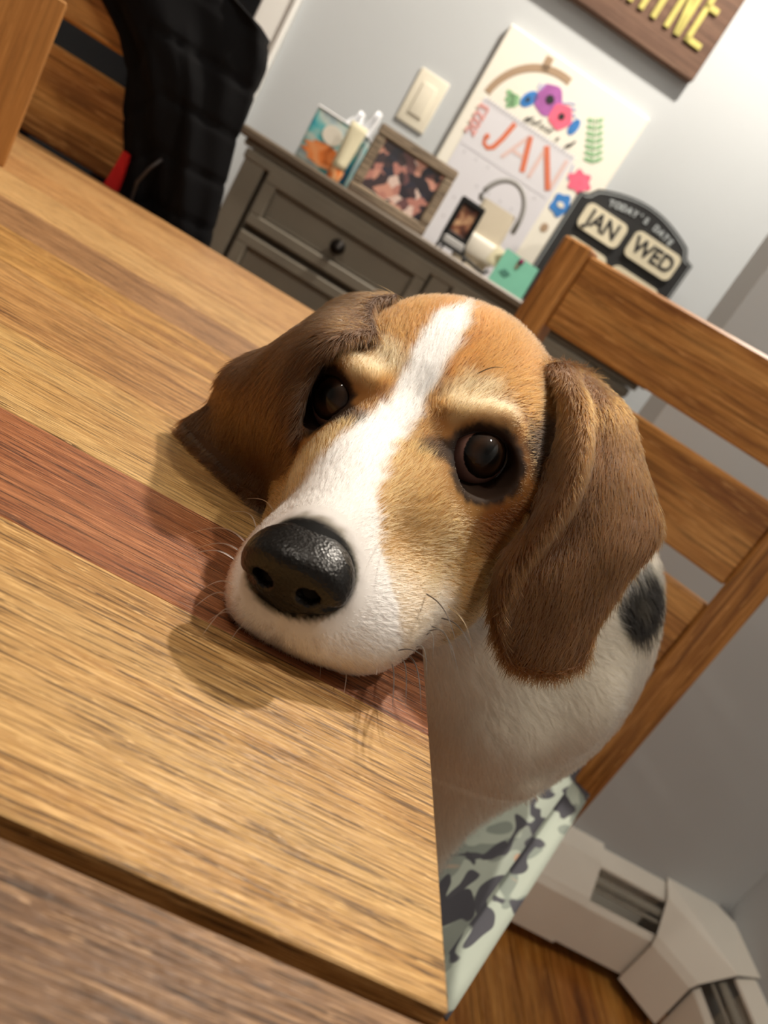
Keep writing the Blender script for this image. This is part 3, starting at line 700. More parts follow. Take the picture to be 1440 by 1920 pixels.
def smin(a, b, k):
    h = np.clip(.5 + .5 * (b - a) / k, 0, 1); return b + (a - b) * h - k * h * (1 - h)
def smax(a, b, k): return -smin(-a, -b, k)
def ell(p, c, r, ax=None):
    q = p - np.array(c, float)
    if ax is not None: q = q @ ax
    q0 = q / np.array(r, float); k0 = np.sqrt((q0 ** 2).sum(1)) + 1e-9; k1 = np.sqrt(((q0 / np.array(r, float)) ** 2).sum(1)) + 1e-9
    return k0 * (k0 - 1) / k1
def cone(p, a, b, ra, rb):
    a = np.array(a, float); b = np.array(b, float); ab = b - a; t = np.clip(((p - a) @ ab) / (ab @ ab), 0, 1)
    return np.linalg.norm(p - a - t[:, None] * ab, axis=1) - (ra + (rb - ra) * t)

LID_AX = np.array([.45, .80, .30]); LID_AX /= np.linalg.norm(LID_AX)
ER = .0136                                   # eyeball radius
EYE_C = np.array([.0326, 0, 0]) - LID_AX * ER * .90
_lu = np.cross(LID_AX, [0, 0, 1.0]); _lu /= np.linalg.norm(_lu); _lv = np.cross(_lu, LID_AX)

def head_sdf(h):
    """h: points in the head's own frame (x across, y to the nose, z up)"""
    m = h.copy(); m[:, 0] = np.abs(m[:, 0]); m2 = h.copy(); m2[:, 0] = np.where(h[:, 0] < 0, -h[:, 0] * 1.32, h[:, 0])   # the chin leans on one side
    d = ell(h, (0, -.056, -.026), (.052, .060, .0465))
    d = smin(d, ell(m, (.020, -.026, -.012), (.026, .034, .026)), .016)        # brow
    d = smin(d, ell(m, (.036, -.030, -.030), (.022, .044, .034)), .018)        # cheek
    d = smin(d, ell(m, (.040, -.014, -.012), (.014, .022, .014)), .014)        # cheekbone
    d = smin(d, cone(h, (0, -.01, -.020), (0, .074, -.0185), .0265, .0185), .018)    # muzzle
    d = smin(d, cone(h, (0, .002, -.006), (0, .080, -.0085), .0150, .0105), .010)    # bridge
    d = smin(d, ell(m, (.0112, .069, -.0265), (.0150, .0265, .0170)), .009)    # front lips
    d = smin(d, ell(m2, (.0165, .044, -.0330), (.0135, .034, .0165)), .012)     # side lips
    d = smin(d, ell(h, (.0215, .056, -.0330), (.0185, .031, .0165)), .010)     # the lip pressed out over the table
    d = smin(d, ell(m2, (.031, .010, -.047), (.0225, .040, .024)), .016)         # jowl
    d = smin(d, cone(h, (0, -.035, -.052), (0, .066, -.038), .026, .012), .014)     # lower jaw
    d = smin(d, ell(m2, (.0195, .018, -.016), (.0165, .026, .018)), .014)         # below the eye
    d = smin(d, ell(h, (0, .071, -.0285), (.012, .0235, .0145)), .008)         # where the lips meet
    # stop between the eyes
    d = smax(d, -ell(h, (0, .012, .0230), (.010, .030, .0125)), .012)
    # lids and eye openings
    q = m - EYE_C; ax = q @ LID_AX; u = q @ _lu; v = q @ _lv
    rad = np.sqrt((u / 1.06) ** 2 + v ** 2)
    ringd = np.sqrt((rad - .0136) ** 2 + (ax - .0056) ** 2) - .0022
    d = smin(d, ringd, .007)
    vu = v * np.sign(_lv[2]); hole = np.maximum(np.sqrt((u / 1.13) ** 2 + (vu + .0006) ** 2) - .0112, -ax)
    d = smax(d, -hole, .0012)
    # upper lid brow shelf
    d = smin(d, ell(m, tuple(EYE_C + LID_AX * .0035 + _lv * np.sign(_lv[2]) * .0150), (.0144, .0075, .0040), np.stack([_lu, LID_AX, _lv], 1)), .006)
    d = smin(d, ell(m, tuple(EYE_C + LID_AX * .0020 - _lv * np.sign(_lv[2]) * .0146), (.0124, .0070, .0036), np.stack([_lu, LID_AX, _lv], 1)), .006)
    # groove from nose to lip
    d = smax(d, -cone(h, (0, .0965, -.022), (0, .0955, -.036), .0010, .0008), .003)
    return d

def body_sdf(p, h):
    d = cone(p, H2W((0, -.075, -.030)), (.185, .445, .745), .050, .070)                     # neck
    d = smin(d, cone(p, H2W((0, -.03, -.062)), (.165, .395, .700), .034, .060), .04)          # throat
    d = smin(d, ell(p, (.192, .470, .700), (.082, .088, .105)), .05)                          # chest
    d = smin(d, cone(p, (.205, .49, .68), (.270, .62, .585), .084, .088), .05)                # trunk
    d = smin(d, ell(p, (.282, .640, .565), (.085, .085, .078)), .04)                          # rump
    d = smin(d, cone(p, (.205, .435, .660), (.216, .425, .545), .044, .024), .03)             # left foreleg
    d = smin(d, cone(p, (.216, .425, .545), (.222, .420, .515), .023, .019), .012)
    d = smin(d, ell(p, (.214, .404, .514), (.022, .030, .014)), .014)
    d = smin(d, cone(p, (.155, .445, .650), (.160, .455, .545), .040, .024), .03)             # right foreleg
    d = smin(d, cone(p, (.160, .455, .545), (.164, .455, .515), .023, .019), .012)
    d = smin(d, ell(p, (.157, .438, .514), (.022, .030, .014)), .014)
    d = smin(d, ell(p, at(905, 1330, .425), (.034, .030, .026)), .018)                        # loose skin over the breast
    d = smin(d, ell(p, at(1050, 1300, .452), (.028, .028, .030)), .022)
    d = smin(d, ell(p, at(930, 1420, .452), (.030, .026, .016)), .016)
    for s_ in (-1, 1):
        c_ = np.array([.247, .622, .555]) + s_ * np.array([.050, -.022, 0])
        d = smin(d, ell(p, c_, (.042, .060, .050)), .03)                                        # thighs
        f0 = c_ + np.array([-.035, -.050, -.035]); d = smin(d, cone(p, c_ + np.array([-.02, -.02, -.03]), f0 + np.array([0, 0, -.008]), .03, .018), .02)
    d = smin(d, cone(p, (.300, .70, .55), (.330, .715, .525), .016, .012), .02)                # tail, curled beside the rump
    return d

def catmull(ctrl, n, m):
    """dense sheet through a grid of control points"""
    def up(A, n_):
        k = A.shape[0]; t = np.linspace(0, k - 1, n_); i = np.clip(t.astype(int), 0, k - 2); f = (t - i)[:, None, None]
        P0 = np.where((i > 0)[:, None, None], A[np.maximum(i - 1, 0)], 2 * A[0] - A[1]); P1 = A[i]; P2 = A[i + 1]
        P3 = np.where((i + 2 < k)[:, None, None], A[np.minimum(i + 2, k - 1)], 2 * A[-1] - A[-2])
        return .5 * (2 * P1 + (P2 - P0) * f + (2 * P0 - 5 * P1 + 4 * P2 - P3) * f ** 2 + (3 * P1 - P0 - 3 * P2 + P3) * f ** 3)
    B = up(ctrl, n); return up(B.transpose(1, 0, 2), m).transpose(1, 0, 2)
def grid_faces(n, m): return [(i * m + j, i * m + j + 1, (i + 1) * m + j + 1, (i + 1) * m + j) for i in range(n - 1) for j in range(m - 1)]

EAR_R = [  # the dog's right ear: spread sideways, its edge lying on the table
 [(700, 628, .312), (690, 592, .324), (700, 566, .338), (740, 558, .350)],
 [(634, 640, .296), (612, 618, .306), (620, 590, .326), (655, 566, .344)],
 [(584, 700, .297), (548, 672, .306), (525, 650, .330), (545, 640, .350)],
 [(558, 780, .297), (515, 750, .308), (458, 712, .332), (437, 690, .350)],
 [(556, 850, .301), (505, 822, .313), (430, 775, .338), (398, 758, .354)],
 [(552, 900, .304), (512, 895, .319), (425, 850, .338), (352, 792, .354)],
 [(528, 933, .318), (490, 926, .325), (418, 872, .336), (345, 808, .352)]]
EAR_L = [  # the dog's left ear: hangs beside the cheek with its front edge rolled
 [(1030, 690, .336), (1045, 686, .337), (1060, 686, .340), (1070, 690, .346), (1086, 698, .354), (1108, 712, .366)],
 [(1058, 748, .316), (1076, 746, .312), (1092, 758, .309), (1100, 768, .318), (1132, 758, .326), (1168, 772, .345)],
 [(1050, 830, .303), (1074, 834, .295), (1096, 845, .292), (1100, 857, .305), (1148, 852, .315), (1196, 857, .335)],
 [(1026, 915, .298), (1048, 925, .288), (1070, 926, .284), (1076, 938, .298), (1142, 927, .307), (1218, 927, .328)],
 [(994, 988, .291), (1006, 999, .284), (1020, 1003, .281), (1030, 1016, .293), (1120, 1010, .300), (1230, 1000, .322)],
 [(950, 1048, .288), (958, 1060, .283), (968, 1070, .281), (985, 1080, .287), (1075, 1090, .294), (1172, 1080, .311)],
 [(930, 1125, .288), (936, 1140, .285), (944, 1160, .284), (967, 1172, .286), (1045, 1180, .292), (1118, 1160, .301)],
 [(936, 1188, .288), (950, 1218, .288), (968, 1236, .288), (992, 1246, .289), (1042, 1252, .292), (1094, 1230, .298)]]
def ear_sheet(rows, n=46, m=30):
    C_ = np.array([[at(*p) for p in r] for r in rows]); C_[..., 2] = np.where(C_[..., 0] < XE + .004, np.maximum(C_[..., 2], TOP + .0045), C_[..., 2])
    G = catmull(C_, n, m); return G
EARS = [ear_sheet(EAR_R), ear_sheet(EAR_L)]
EAR_BVH = [BVHTree.FromPolygons([Vector(p) for p in G.reshape(-1, 3)], grid_faces(G.shape[0], G.shape[1])) for G in EARS]
def ear_dist(p, reach=.03):
    """distance to the nearest ear sheet and which ear; far points get a large number"""
    d = np.full(len(p), .05); w = np.full(len(p), -1)
    for e, (G, b) in enumerate(zip(EARS, EAR_BVH)):
        lo = G.reshape(-1, 3).min(0) - reach; hi = G.reshape(-1, 3).max(0) + reach
        for i in np.nonzero(((p > lo) & (p < hi)).all(1))[0]:
            r = b.find_nearest(Vector(p[i]), reach)
            if r[0] is not None and r[3] < d[i]: d[i] = r[3]; w[i] = e
    return d, w

def dog_sdf(p, ears=True):
    h = W2H(p)
    dh = head_sdf(h)
    # the head rests on the table top
    over = p[:, 0] < XE
    d = smin(dh, body_sdf(p, h), .030)
    if ears:
        de, _ = ear_dist(p); d = smin(d, de - .0022, .0032)
    tab = np.where(p[:, 0] < XE + .0015, TOP + .0006 - p[:, 2], -1.0)
    tab = np.minimum(tab, np.where(p[:, 0] < XE + .0015, p[:, 2] - (TOP - .03), 1))
    return np.maximum(d, np.where(p[:, 2] > TOP - .03, tab, -1.0))

def surface_nets(fn, xs, ys, zs, blk=8):
    nx, ny, nz = len(xs), len(ys), len(zs)
    D = np.full((nx, ny, nz), .05, np.float32)
    cells = []
    bi = [(i, min(i + blk, nx)) for i in range(0, nx, blk)]; bj = [(i, min(i + blk, ny)) for i in range(0, ny, blk)]; bk = [(i, min(i + blk, nz)) for i in range(0, nz, blk)]
    cen = np.array([(xs[(a[0] + a[1] - 1) // 2], ys[(b[0] + b[1] - 1) // 2], zs[(c[0] + c[1] - 1) // 2]) for a in bi for b in bj for c in bk])
    rad = np.array([math.sqrt((xs[a[1] - 1] - xs[a[0]]) ** 2 + (ys[b[1] - 1] - ys[b[0]]) ** 2 + (zs[c[1] - 1] - zs[c[0]]) ** 2) for a in bi for b in bj for c in bk])
    dc = fn(cen); q = 0; pts = []; idx = []
    for a in bi:
        for b in bj:
            for c in bk:
                if abs(dc[q]) > rad[q] * .9 + .006: D[a[0]:a[1], b[0]:b[1], c[0]:c[1]] = dc[q]
                else:
                    I, J, K = np.meshgrid(np.arange(*a), np.arange(*b), np.arange(*c), indexing='ij'); idx.append(np.stack([I.ravel(), J.ravel(), K.ravel()], 1))
                q += 1
    idx = np.concatenate(idx); P = np.stack([xs[idx[:, 0]], ys[idx[:, 1]], zs[idx[:, 2]]], 1)
    val = np.concatenate([fn(P[i:i + 300000]) for i in range(0, len(P), 300000)])
    D[idx[:, 0], idx[:, 1], idx[:, 2]] = val
    ins = D < 0
    cnt = np.zeros((nx - 1, ny - 1, nz - 1), np.int8)
    for i in (0, 1):
        for j in (0, 1):
            for k in (0, 1): cnt += ins[i:nx - 1 + i, j:ny - 1 + j, k:nz - 1 + k]
    act = np.stack(np.nonzero((cnt > 0) & (cnt < 8)), 1)
    vid = np.full((nx - 1, ny - 1, nz - 1), -1, np.int64); vid[act[:, 0], act[:, 1], act[:, 2]] = np.arange(len(act))
    acc = np.zeros((len(act), 3)); n = np.zeros(len(act))
    co = [(i, j, k) for i in (0, 1) for j in (0, 1) for k in (0, 1)]
    X = [xs, ys, zs]
    for a in range(8):
        for b in range(a + 1, 8):
            df = [abs(co[a][t] - co[b][t]) for t in range(3)]
            if sum(df) != 1: continue
            A = act + co[a]; B_ = act + co[b]
            da = D[A[:, 0], A[:, 1], A[:, 2]]; db = D[B_[:, 0], B_[:, 1], B_[:, 2]]; cr = (da < 0) != (db < 0)
            t = np.where(cr, da / np.where(cr, da - db, 1), 0)[:, None]
            pa = np.stack([X[s][A[:, s]] for s in range(3)], 1); pb = np.stack([X[s][B_[:, s]] for s in range(3)], 1)
            acc += np.where(cr[:, None], pa + (pb - pa) * t, 0); n += cr
    V = acc / n[:, None]; F = []
    for ax in range(3):
        sl0 = [slice(None)] * 3; sl1 = [slice(None)] * 3; sl0[ax] = slice(0, -1); sl1[ax] = slice(1, None)
        ch = ins[tuple(sl0)] != ins[tuple(sl1)]
        e = np.stack(np.nonzero(ch), 1); o1, o2 = (ax + 1) % 3, (ax + 2) % 3
        lim = [nx, ny, nz]; ok = (e[:, o1] > 0) & (e[:, o2] > 0) & (e[:, o1] < lim[o1] - 1) & (e[:, o2] < lim[o2] - 1); e = e[ok]
        flip = ins[e[:, 0], e[:, 1], e[:, 2]]
        qs = []
        for (u, v) in ((-1, -1), (0, -1), (0, 0), (-1, 0)):
            c = e.copy(); c[:, o1] += u; c[:, o2] += v; qs.append(vid[c[:, 0], c[:, 1], c[:, 2]])
        Q = np.stack(qs, 1); Q[~flip] = Q[~flip][:, ::-1]; F.append(Q)
    return V, np.concatenate(F)

def graded(lo, a, b, hi, fine, coarse):
    L_ = [np.arange(a, b, fine)]
    x = a; s = fine; left = []
    while x > lo: s = min(s * 1.12, coarse); x -= s; left.append(x)
    x = L_[0][-1]; s = fine; right = []
    while x < hi: s = min(s * 1.12, coarse); x += s; right.append(x)
    return np.array(left[::-1] + list(L_[0]) + right)
FINE = .0014
gx = graded(-.07, -.058, .165, .42, FINE, .004); gy = graded(.16, .175, .385, .76, FINE, .004); gz = graded(.46, .757, .892, .90, FINE, .004)
DV, DF = surface_nets(dog_sdf, gx, gy, gz)
def make_mesh(name, V, F):
    me = bpy.data.meshes.new(name); me.vertices.add(len(V)); me.vertices.foreach_set('co', V.astype(np.float32).ravel())
    me.loops.add(F.size); me.loops.foreach_set('vertex_index', F.astype(np.int32).ravel())
    me.polygons.add(len(F)); me.polygons.foreach_set('loop_start', np.arange(0, F.size, F.shape[1], dtype=np.int32))
    me.update(calc_edges=True); me.polygons.foreach_set('use_smooth', [True] * len(F)); return me
# relax the grid steps a little
def relax(V, F, it=2, lam=.45):
    n = len(V); e = np.concatenate([F[:, [0, 1]], F[:, [1, 2]], F[:, [2, 3]], F[:, [3, 0]]]); e = np.concatenate([e, e[:, ::-1]])
    deg = np.bincount(e[:, 0], minlength=n)[:, None]
    for _ in range(it):
        s = np.stack([np.bincount(e[:, 0], weights=V[e[:, 1], k], minlength=n) for k in range(3)], 1) / np.maximum(deg, 1)
        V = V + lam * (s - V)
    return V
DV = relax(DV, DF, 3, .4)
dme = make_mesh('body', DV, DF)
DN = np.empty(len(DV) * 3, np.float32); dme.vertex_normals.foreach_get('vector', DN); DN = DN.reshape(-1, 3).astype(float)

# --- coat colours
def lin(c): c = np.array(c, float) / 255; return np.where(c <= .04045, c / 12.92, ((c + .055) / 1.055) ** 2.4)
def sst(x, a, b): t = np.clip((x - a) / (b - a), 0, 1); return t * t * (3 - 2 * t)
def wob(p, f, s):
    q = p * f
    return (np.sin(q[:, 0] * 1.0 + s + 1.7 * np.sin(q[:, 1] * .9 + s)) + np.sin(q[:, 1] * 1.1 + 2.1 * s + 1.3 * np.sin(q[:, 2] * 1.2)) + np.sin(q[:, 2] * .95 - s + 1.9 * np.sin(q[:, 0] * .8 + s))) / 3
EDIST, EWHICH = ear_dist(DV, .02)
def coat(p, ed, ew):
    """coat colour (linear), fur length, and a mask of fur-free skin"""
    h = W2H(p); x, y, z = h.T; ax = np.abs(x)
    n1 = wob(h, 180, .3); n2 = wob(h, 420, 1.9); n3 = wob(h, 900, 4.0)
    C_ = np.tile(lin((152, 100, 48)), (len(p), 1)); Ln = np.full(len(p), .0062)
    def lay(m, col): nonlocal C_; C_ = C_ * (1 - m[:, None]) + lin(col) * m[:, None]
    # crown and forehead
    lay(sst(y, -.02, -.06) * .7, (138, 86, 38))
    lay(sst(ax, .020, .006) * sst(y, .02, -.03) * .6, (158, 94, 46))
    # cheeks paler towards the muzzle, redder below the eye
    lay(sst(y, .000, .030) * sst(z, -.060, -.02), (196, 146, 88))
    lay(sst(np.sqrt(((ax - .043) / .012) ** 2 + ((y - .004) / .014) ** 2 + ((z + .018) / .010) ** 2) + n2 * .2, 1.5, .6) * .8, (146, 80, 34))
    lay(sst(np.sqrt(((ax - .050) / .010) ** 2 + ((y - .006) / .014) ** 2 + ((z + .034) / .014) ** 2) + n2 * .2, 1.4, .7) * .6, (140, 82, 38))
    # pale brow above each eye
    lay(sst(np.sqrt(((ax - .0225) / .0135) ** 2 + ((y + .014) / .012) ** 2) + n2 * .25, 1.35, .55) * sst(z, -.004, .004), (208, 174, 130))
    # dark temple
    lay(sst(np.sqrt(((ax - .0525) / .010) ** 2 + ((y + .024) / .016) ** 2 + ((z - .001) / .017) ** 2) + n2 * .2, 1.45, .7) * .95, (30, 20, 14))
    # muzzle side: light tan fading to white
    lay(sst(y + n1 * .004, .026, .046) * .75, (210, 166, 110)); lay(sst(y + n1 * .004 - .25 * z, .052, .074) * .8, (226, 210, 184))
    # white blaze widening into the muzzle
    w = np.interp(y, [-.070, -.062, -.052, -.03, 0, .02, .035, .05, .062, .078], [.0, .0035, .0068, .0060, .0064, .0080, .0096, .0120, .020, .042])
    cx = np.interp(y, [-.06, 0, .03, .06], [-.003, -.0015, -.0045, -.0040])
    lay(sst(np.abs(x - cx) - w + n2 * .0016 + n3 * .0010, .0022, -.0016), (240, 236, 231))
    lay(sst(z + .25 * (y - .06) + n1 * .002, -.020, -.032) * sst(y + n1 * .003, .038, .052), (230, 216, 194))
    # pale chin, throat and lips
    lay(sst(z + n1 * .003 + .35 * ax, -.046, -.058) * sst(y, -.055, -.02), (222, 204, 176))
    # grey hair round the nose leather
    dn = np.sqrt((x / .020) ** 2 + ((y - .087) / .017) ** 2 + ((z + .006) / .016) ** 2)
    lay(sst(dn + n3 * .06, 1.20, .86) * .80 * (.35 + .65 * sst(z, -.012, .004)), (104, 88, 80))
    lay(sst(dn, 1.0, .88), (9, 8, 8))
    # speckles on the lips
    lay((sst(n3 + .5 * n2, .55, .9) * sst(y, .03, .05) * sst(z, -.008, -.018)) * .25, (170, 148, 128))
    # eyes
    m = h.copy(); m[:, 0] = ax; q = m - EYE_C; u = q @ _lu; v = q @ _lv; a_ = q @ LID_AX
    er = np.sqrt((u / 1.12) ** 2 + v ** 2); er = np.where(a_ > -.004, er, .1)
    lay(sst(er + n3 * .0010, .0156, .0128) * .95, (30, 17, 11))
    inner = cone(m * [1, 1, 0], (.0250, .0090, 0), (.0135, .0165, 0), .0042, .0016)
    lay(sst(inner + n3 * .0012, .0045, .0) * .90 * sst(z, -.016, -.010), (34, 20, 14))
    bald = sst(er, .0132, .0120)
    # fur lengths
    Ln = np.where(y > .06, .0042, np.interp(y, [-.06, .0, .06], [.0098, .0072, .0050]))
    Ln = Ln * (1 - .75 * sst(er, .026, .0133)); Ln = np.where(dn < 1.25, Ln * np.clip((dn - .80) * 1.6, .25, 1), Ln)
    bald = np.maximum(bald, sst(dn, .80, .70))
    # neck and body: white with a black saddle patch
    bd = sst(y + n1 * .006, -.098, -.116); bd = np.maximum(bd, sst(z + n1 * .003, -.074, -.090))
    lay(bd, (216, 207, 188)); Ln = Ln * (1 - bd) + .013 * bd
    pb = at(1172, 1112, .455); rb = np.linalg.norm((p - pb) / np.array([.032, .036, .020]), axis=1) + n1 * .15
    lay(sst(rb, 1.15, .9), (18, 16, 16))
    lay(sst(wob(p, 70, 2.0), .35, .8) * bd * .25, (190, 176, 152))
    # ears
    em = sst(ed, .0052, .0032)
    ec = np.where((ew == 0)[:, None], lin((76, 47, 22)), lin((94, 56, 22))); vary = (wob(p, 260, .7) * .5 + wob(p, 700, 2.2) * .35)[:, None]
    base_mix = sst(y, -.085, -.05) * sst(z, .0, .02)
    ec = ec * (1 + .30 * vary); bm_ = (.4 * base_mix * (ew == 1))[:, None]; ec = ec * (1 - bm_) + lin((150, 98, 46)) * bm_
    C_ = C_ * (1 - em[:, None]) + ec * em[:, None]; Ln = Ln * (1 - em) + .0085 * em; bald = bald * (1 - em)
    C_ = C_ * (.76 + .24 * sst(C_.mean(1), .35, .62))[:, None]; C_[:, 2] *= .92 + .10 * sst(C_.mean(1), .3, .6)
    return np.clip(C_, .002, .95), Ln, bald
DC, DL, DB = coat(DV, EDIST, EWHICH)
ca = dme.color_attributes.new('coat', 'FLOAT_COLOR', 'POINT'); ca.data.foreach_set('color', np.concatenate([DC, np.ones((len(DC), 1))], 1).astype(np.float32).ravel())

mskin, nt, p_ = new_mat('dog_skin'); at_ = nt.nodes.new('ShaderNodeAttribute'); at_.attribute_name = 'coat'; nt.links.new(at_.outputs['Color'], p_.inputs['Base Color']); p_.inputs['Roughness'].default_value = .75; p_.inputs['Specular IOR Level'].default_value = .2
dog = empty('dog', (.22, .50, .50)); tag(dog, 'brown and white beagle sitting on a chair with its chin on the table', 'dog')
def dlink(name, me, mat, smooth=True):
    o = link(name, me, mat, dog, smooth); o.matrix_parent_inverse = Matrix.Translation((-.22, -.50, -.50)); return o
dbody = dlink('body', dme, mskin)

# --- fur strands
tri = np.concatenate([DF[:, [0, 1, 2]], DF[:, [0, 2, 3]]])
area = .5 * np.linalg.norm(np.cross(DV[tri[:, 1]] - DV[tri[:, 0]], DV[tri[:, 2]] - DV[tri[:, 0]]), axis=1)
hcen = W2H(DV[tri].mean(1)); ontop = DV[tri].mean(1)[:, 2] < TOP + .002
headness = sst(hcen[:, 1], -.13, -.07) * sst(hcen[:, 2], -.11, -.075); headness = np.maximum(headness, sst(EDIST[tri[:, 0]], .012, .004))
dens = (.12 + .88 * headness) * (1 - np.maximum(DB[tri[:, 0]], 0)) * np.where(ontop & (DV[tri].mean(1)[:, 0] < XE), 0, 1)
wgt = area * dens; NH = FUR_N
ti = RNG.choice(len(tri), NH, p=wgt / wgt.sum()); b = RNG.random((NH, 2)); fl = b.sum(1) > 1; b[fl] = 1 - b[fl]
bc = np.stack([1 - b.sum(1), b[:, 0], b[:, 1]], 1)
T = tri[ti]; root = (DV[T] * bc[:, :, None]).sum(1); nrm = (DN[T] * bc[:, :, None]).sum(1); nrm /= np.linalg.norm(nrm, axis=1)[:, None] + 1e-9
ln = (DL[T] * bc).sum(1) * RNG.uniform(.65, 1.2, NH); hcol = (DC[T] * bc[:, :, None]).sum(1); red = (EDIST[T] * bc).sum(1); rew = EWHICH[T[:, 0]]
hr = W2H(root)
# lie of the coat: away from the nose over the face, down along the ears, down and back on the body
dirh = hr - np.array([0, .100, -.004]); dirh /= np.linalg.norm(dirh, axis=1)[:, None]
dirh[:, 2] -= .35 * sst(np.abs(hr[:, 0]), .02, .05)
for s_ in (-1, 1):   # coat parts around each eye
    ec = np.array([s_ * EYE_C[0], EYE_C[1], EYE_C[2]]); q = hr - ec; d_ = np.linalg.norm(q, axis=1); ww = np.exp(-(d_ / .016) ** 2)[:, None]
    dirh = dirh + ww * 1.1 * q / d_[:, None]
fd = dirh @ HB.T
down = np.tile(np.array([0, 0, -1.0]), (NH, 1)); bodym = (1 - sst(hr[:, 1], -.12, -.085))[:, None]
fd = fd * (1 - bodym) + (down + np.array([.2, .35, 0])) * bodym
em = sst(red, .0065, .0032)[:, None]
e0 = EARS[0]; e1 = EARS[1]
ed0 = e0[-1].mean(0) - e0[1].mean(0); ed0 /= np.linalg.norm(ed0); ed1 = e1[-1].mean(0) - e1[0].mean(0); ed1 /= np.linalg.norm(ed1)
fd = fd * (1 - em) + np.where((rew == 0)[:, None], ed0, ed1) * em
fd += RNG.normal(0, .16, fd.shape) + .25 * np.stack([wob(root, 150, s) for s in (.5, 2.5, 4.5)], 1)
tang = fd - nrm * (fd * nrm).sum(1)[:, None]; tang /= np.linalg.norm(tang, axis=1)[:, None] + 1e-9
lift = np.where(em[:, 0] > .5, .20, .32) + RNG.uniform(-.08, .10, NH)
NP_ = 5; ts = np.linspace(0, 1, NP_)
pts = root[:, None, :] - nrm[:, None, :] * .0004 + ln[:, None, None] * (tang[:, None, :] * (ts[None, :, None] * 1.0) + nrm[:, None, :] * (lift[:, None] * (ts - .45 * ts ** 2))[:, :, None])
inside_t = (pts[..., 2] < TOP + .0003) & (pts[..., 0] < XE) & (pts[..., 2] > TOP - .02)
pts[..., 2] = np.where(inside_t, TOP + .0003, pts[..., 2])
hc = bpy.data.hair_curves.new('fur'); hc.add_curves([NP_] * NH)
hc.position_data.foreach_set('vector', pts.astype(np.float32).ravel())
ra = hc.attributes.get('radius') or hc.attributes.new('radius', 'FLOAT', 'POINT')
thick = np.where(bodym[:, 0] > .5, .00016, .000095) * RNG.uniform(.8, 1.25, NH)
ra.data.foreach_set('value', (thick[:, None] * np.array([1, 1, .85, .55, .12])[None]).astype(np.float32).ravel())
hcol = np.clip(hcol * np.clip(1 + RNG.normal(-.02, 1, NH) * np.where(hcol.mean(1) > .4, .12, np.where(em[:, 0] > .5, .18, .24)), .3, 1.6)[:, None], .002, .95)
cattr = hc.attributes.new('coat', 'FLOAT_COLOR', 'CURVE'); cattr.data.foreach_set('color', np.concatenate([hcol, np.ones((NH, 1))], 1).astype(np.float32).ravel())
mf = bpy.data.materials.new('dog_fur'); mf.use_nodes = True; nt = mf.node_tree; nt.nodes.clear()
ho = nt.nodes.new('ShaderNodeOutputMaterial'); hb = nt.nodes.new('ShaderNodeBsdfHairPrincipled'); ha = nt.nodes.new('ShaderNodeAttribute'); ha.attribute_name = 'coat'
hb.model = 'CHIANG'; hb.parametrization = 'COLOR'
nt.links.new(ha.outputs['Color'], hb.inputs['Color']); hb.inputs['Roughness'].default_value = .38; hb.inputs['Radial Roughness'].default_value = .5; hb.inputs['IOR'].default_value = 1.5; hb.inputs['Coat'].default_value = 0.0
nt.links.new(hb.outputs[0], ho.inputs['Surface'])
hc.materials.append(mf)
fur = bpy.data.objects.new('fur', hc); COL.objects.link(fur); fur.parent = dog; fur.matrix_parent_inverse = Matrix.Translation((-.22, -.50, -.50)); tag(fur, kind='stuff')

# --- nose leather
def nose_sdf(p):
    h = W2H(p); m = h.copy(); m[:, 0] = np.abs(m[:, 0])
    d = ell(h, (0, .0855, -.0060), (.0156, .0140, .0120))
    d = smin(d, ell(m, (.0090, .0870, -.0085), (.0082, .0088, .0082)), .005)
    d = smin(d, ell(h, (0, .0895, -.0165), (.0085, .0060, .0085)), .005)
    d = smax(d, h[:, 1] - .0962 - .10 * (h[:, 2] + .010) + 6.0 * h[:, 0] ** 2, .005)          # flat front
    d = smax(d, h[:, 2] - .0050 - .10 * (h[:, 1] - .085), .006)
    # nostrils: a round hole in front running into a slit towards the side
    d = smax(d, -cone(m, (.0068, .1000, -.0092), (.0084, .0860, -.0065), .0042, .0026), .0012)
    d = smax(d, -cone(m, (.0085, .0985, -.0115), (.0160, .0900, -.0122), .0027, .0014), .0010)
    d = smax(d, -cone(h, (0, .1005, -.0090), (0, .0975, -.0260), .0007, .0008), .0012)
    d = d + .00018 * np.sin(h[:, 0] * 2600) * np.sin(h[:, 1] * 2400 + 2 * np.sin(h[:, 0] * 900)) * np.sin(h[:, 2] * 2500)
    return d
lo = H2W([(sx * .021, y_, z_) for sx in (-1, 1) for y_ in (.065, .104) for z_ in (-.03, .01)]); a0, a1 = lo.min(0), lo.max(0)
NV, NF = surface_nets(nose_sdf, *[np.arange(a0[k], a1[k], .00055) for k in range(3)])
NV = relax(NV, NF, 1, .3)
mnose, nt, p_ = new_mat('nose_leather'); p_.inputs['Base Color'].default_value = srgb(15, 13, 12); p_.inputs['Roughness'].default_value = .34; p_.inputs['Specular IOR Level'].default_value = .42
tcn = nt.nodes.new('ShaderNodeTexCoord'); vo = nt.nodes.new('ShaderNodeTexVoronoi'); vo.inputs['Scale'].default_value = 950; bpn = nt.nodes.new('ShaderNodeBump'); bpn.inputs['Strength'].default_value = .38; bpn.inputs['Distance'].default_value = .0004
nt.links.new(tcn.outputs['Object'], vo.inputs['Vector']); nt.links.new(vo.outputs['Distance'], bpn.inputs['Height']); nt.links.new(bpn.outputs['Normal'], p_.inputs['Normal'])
on = dlink('nose', make_mesh('nose', NV, NF), mnose); on['label'] = 'wet black nose'

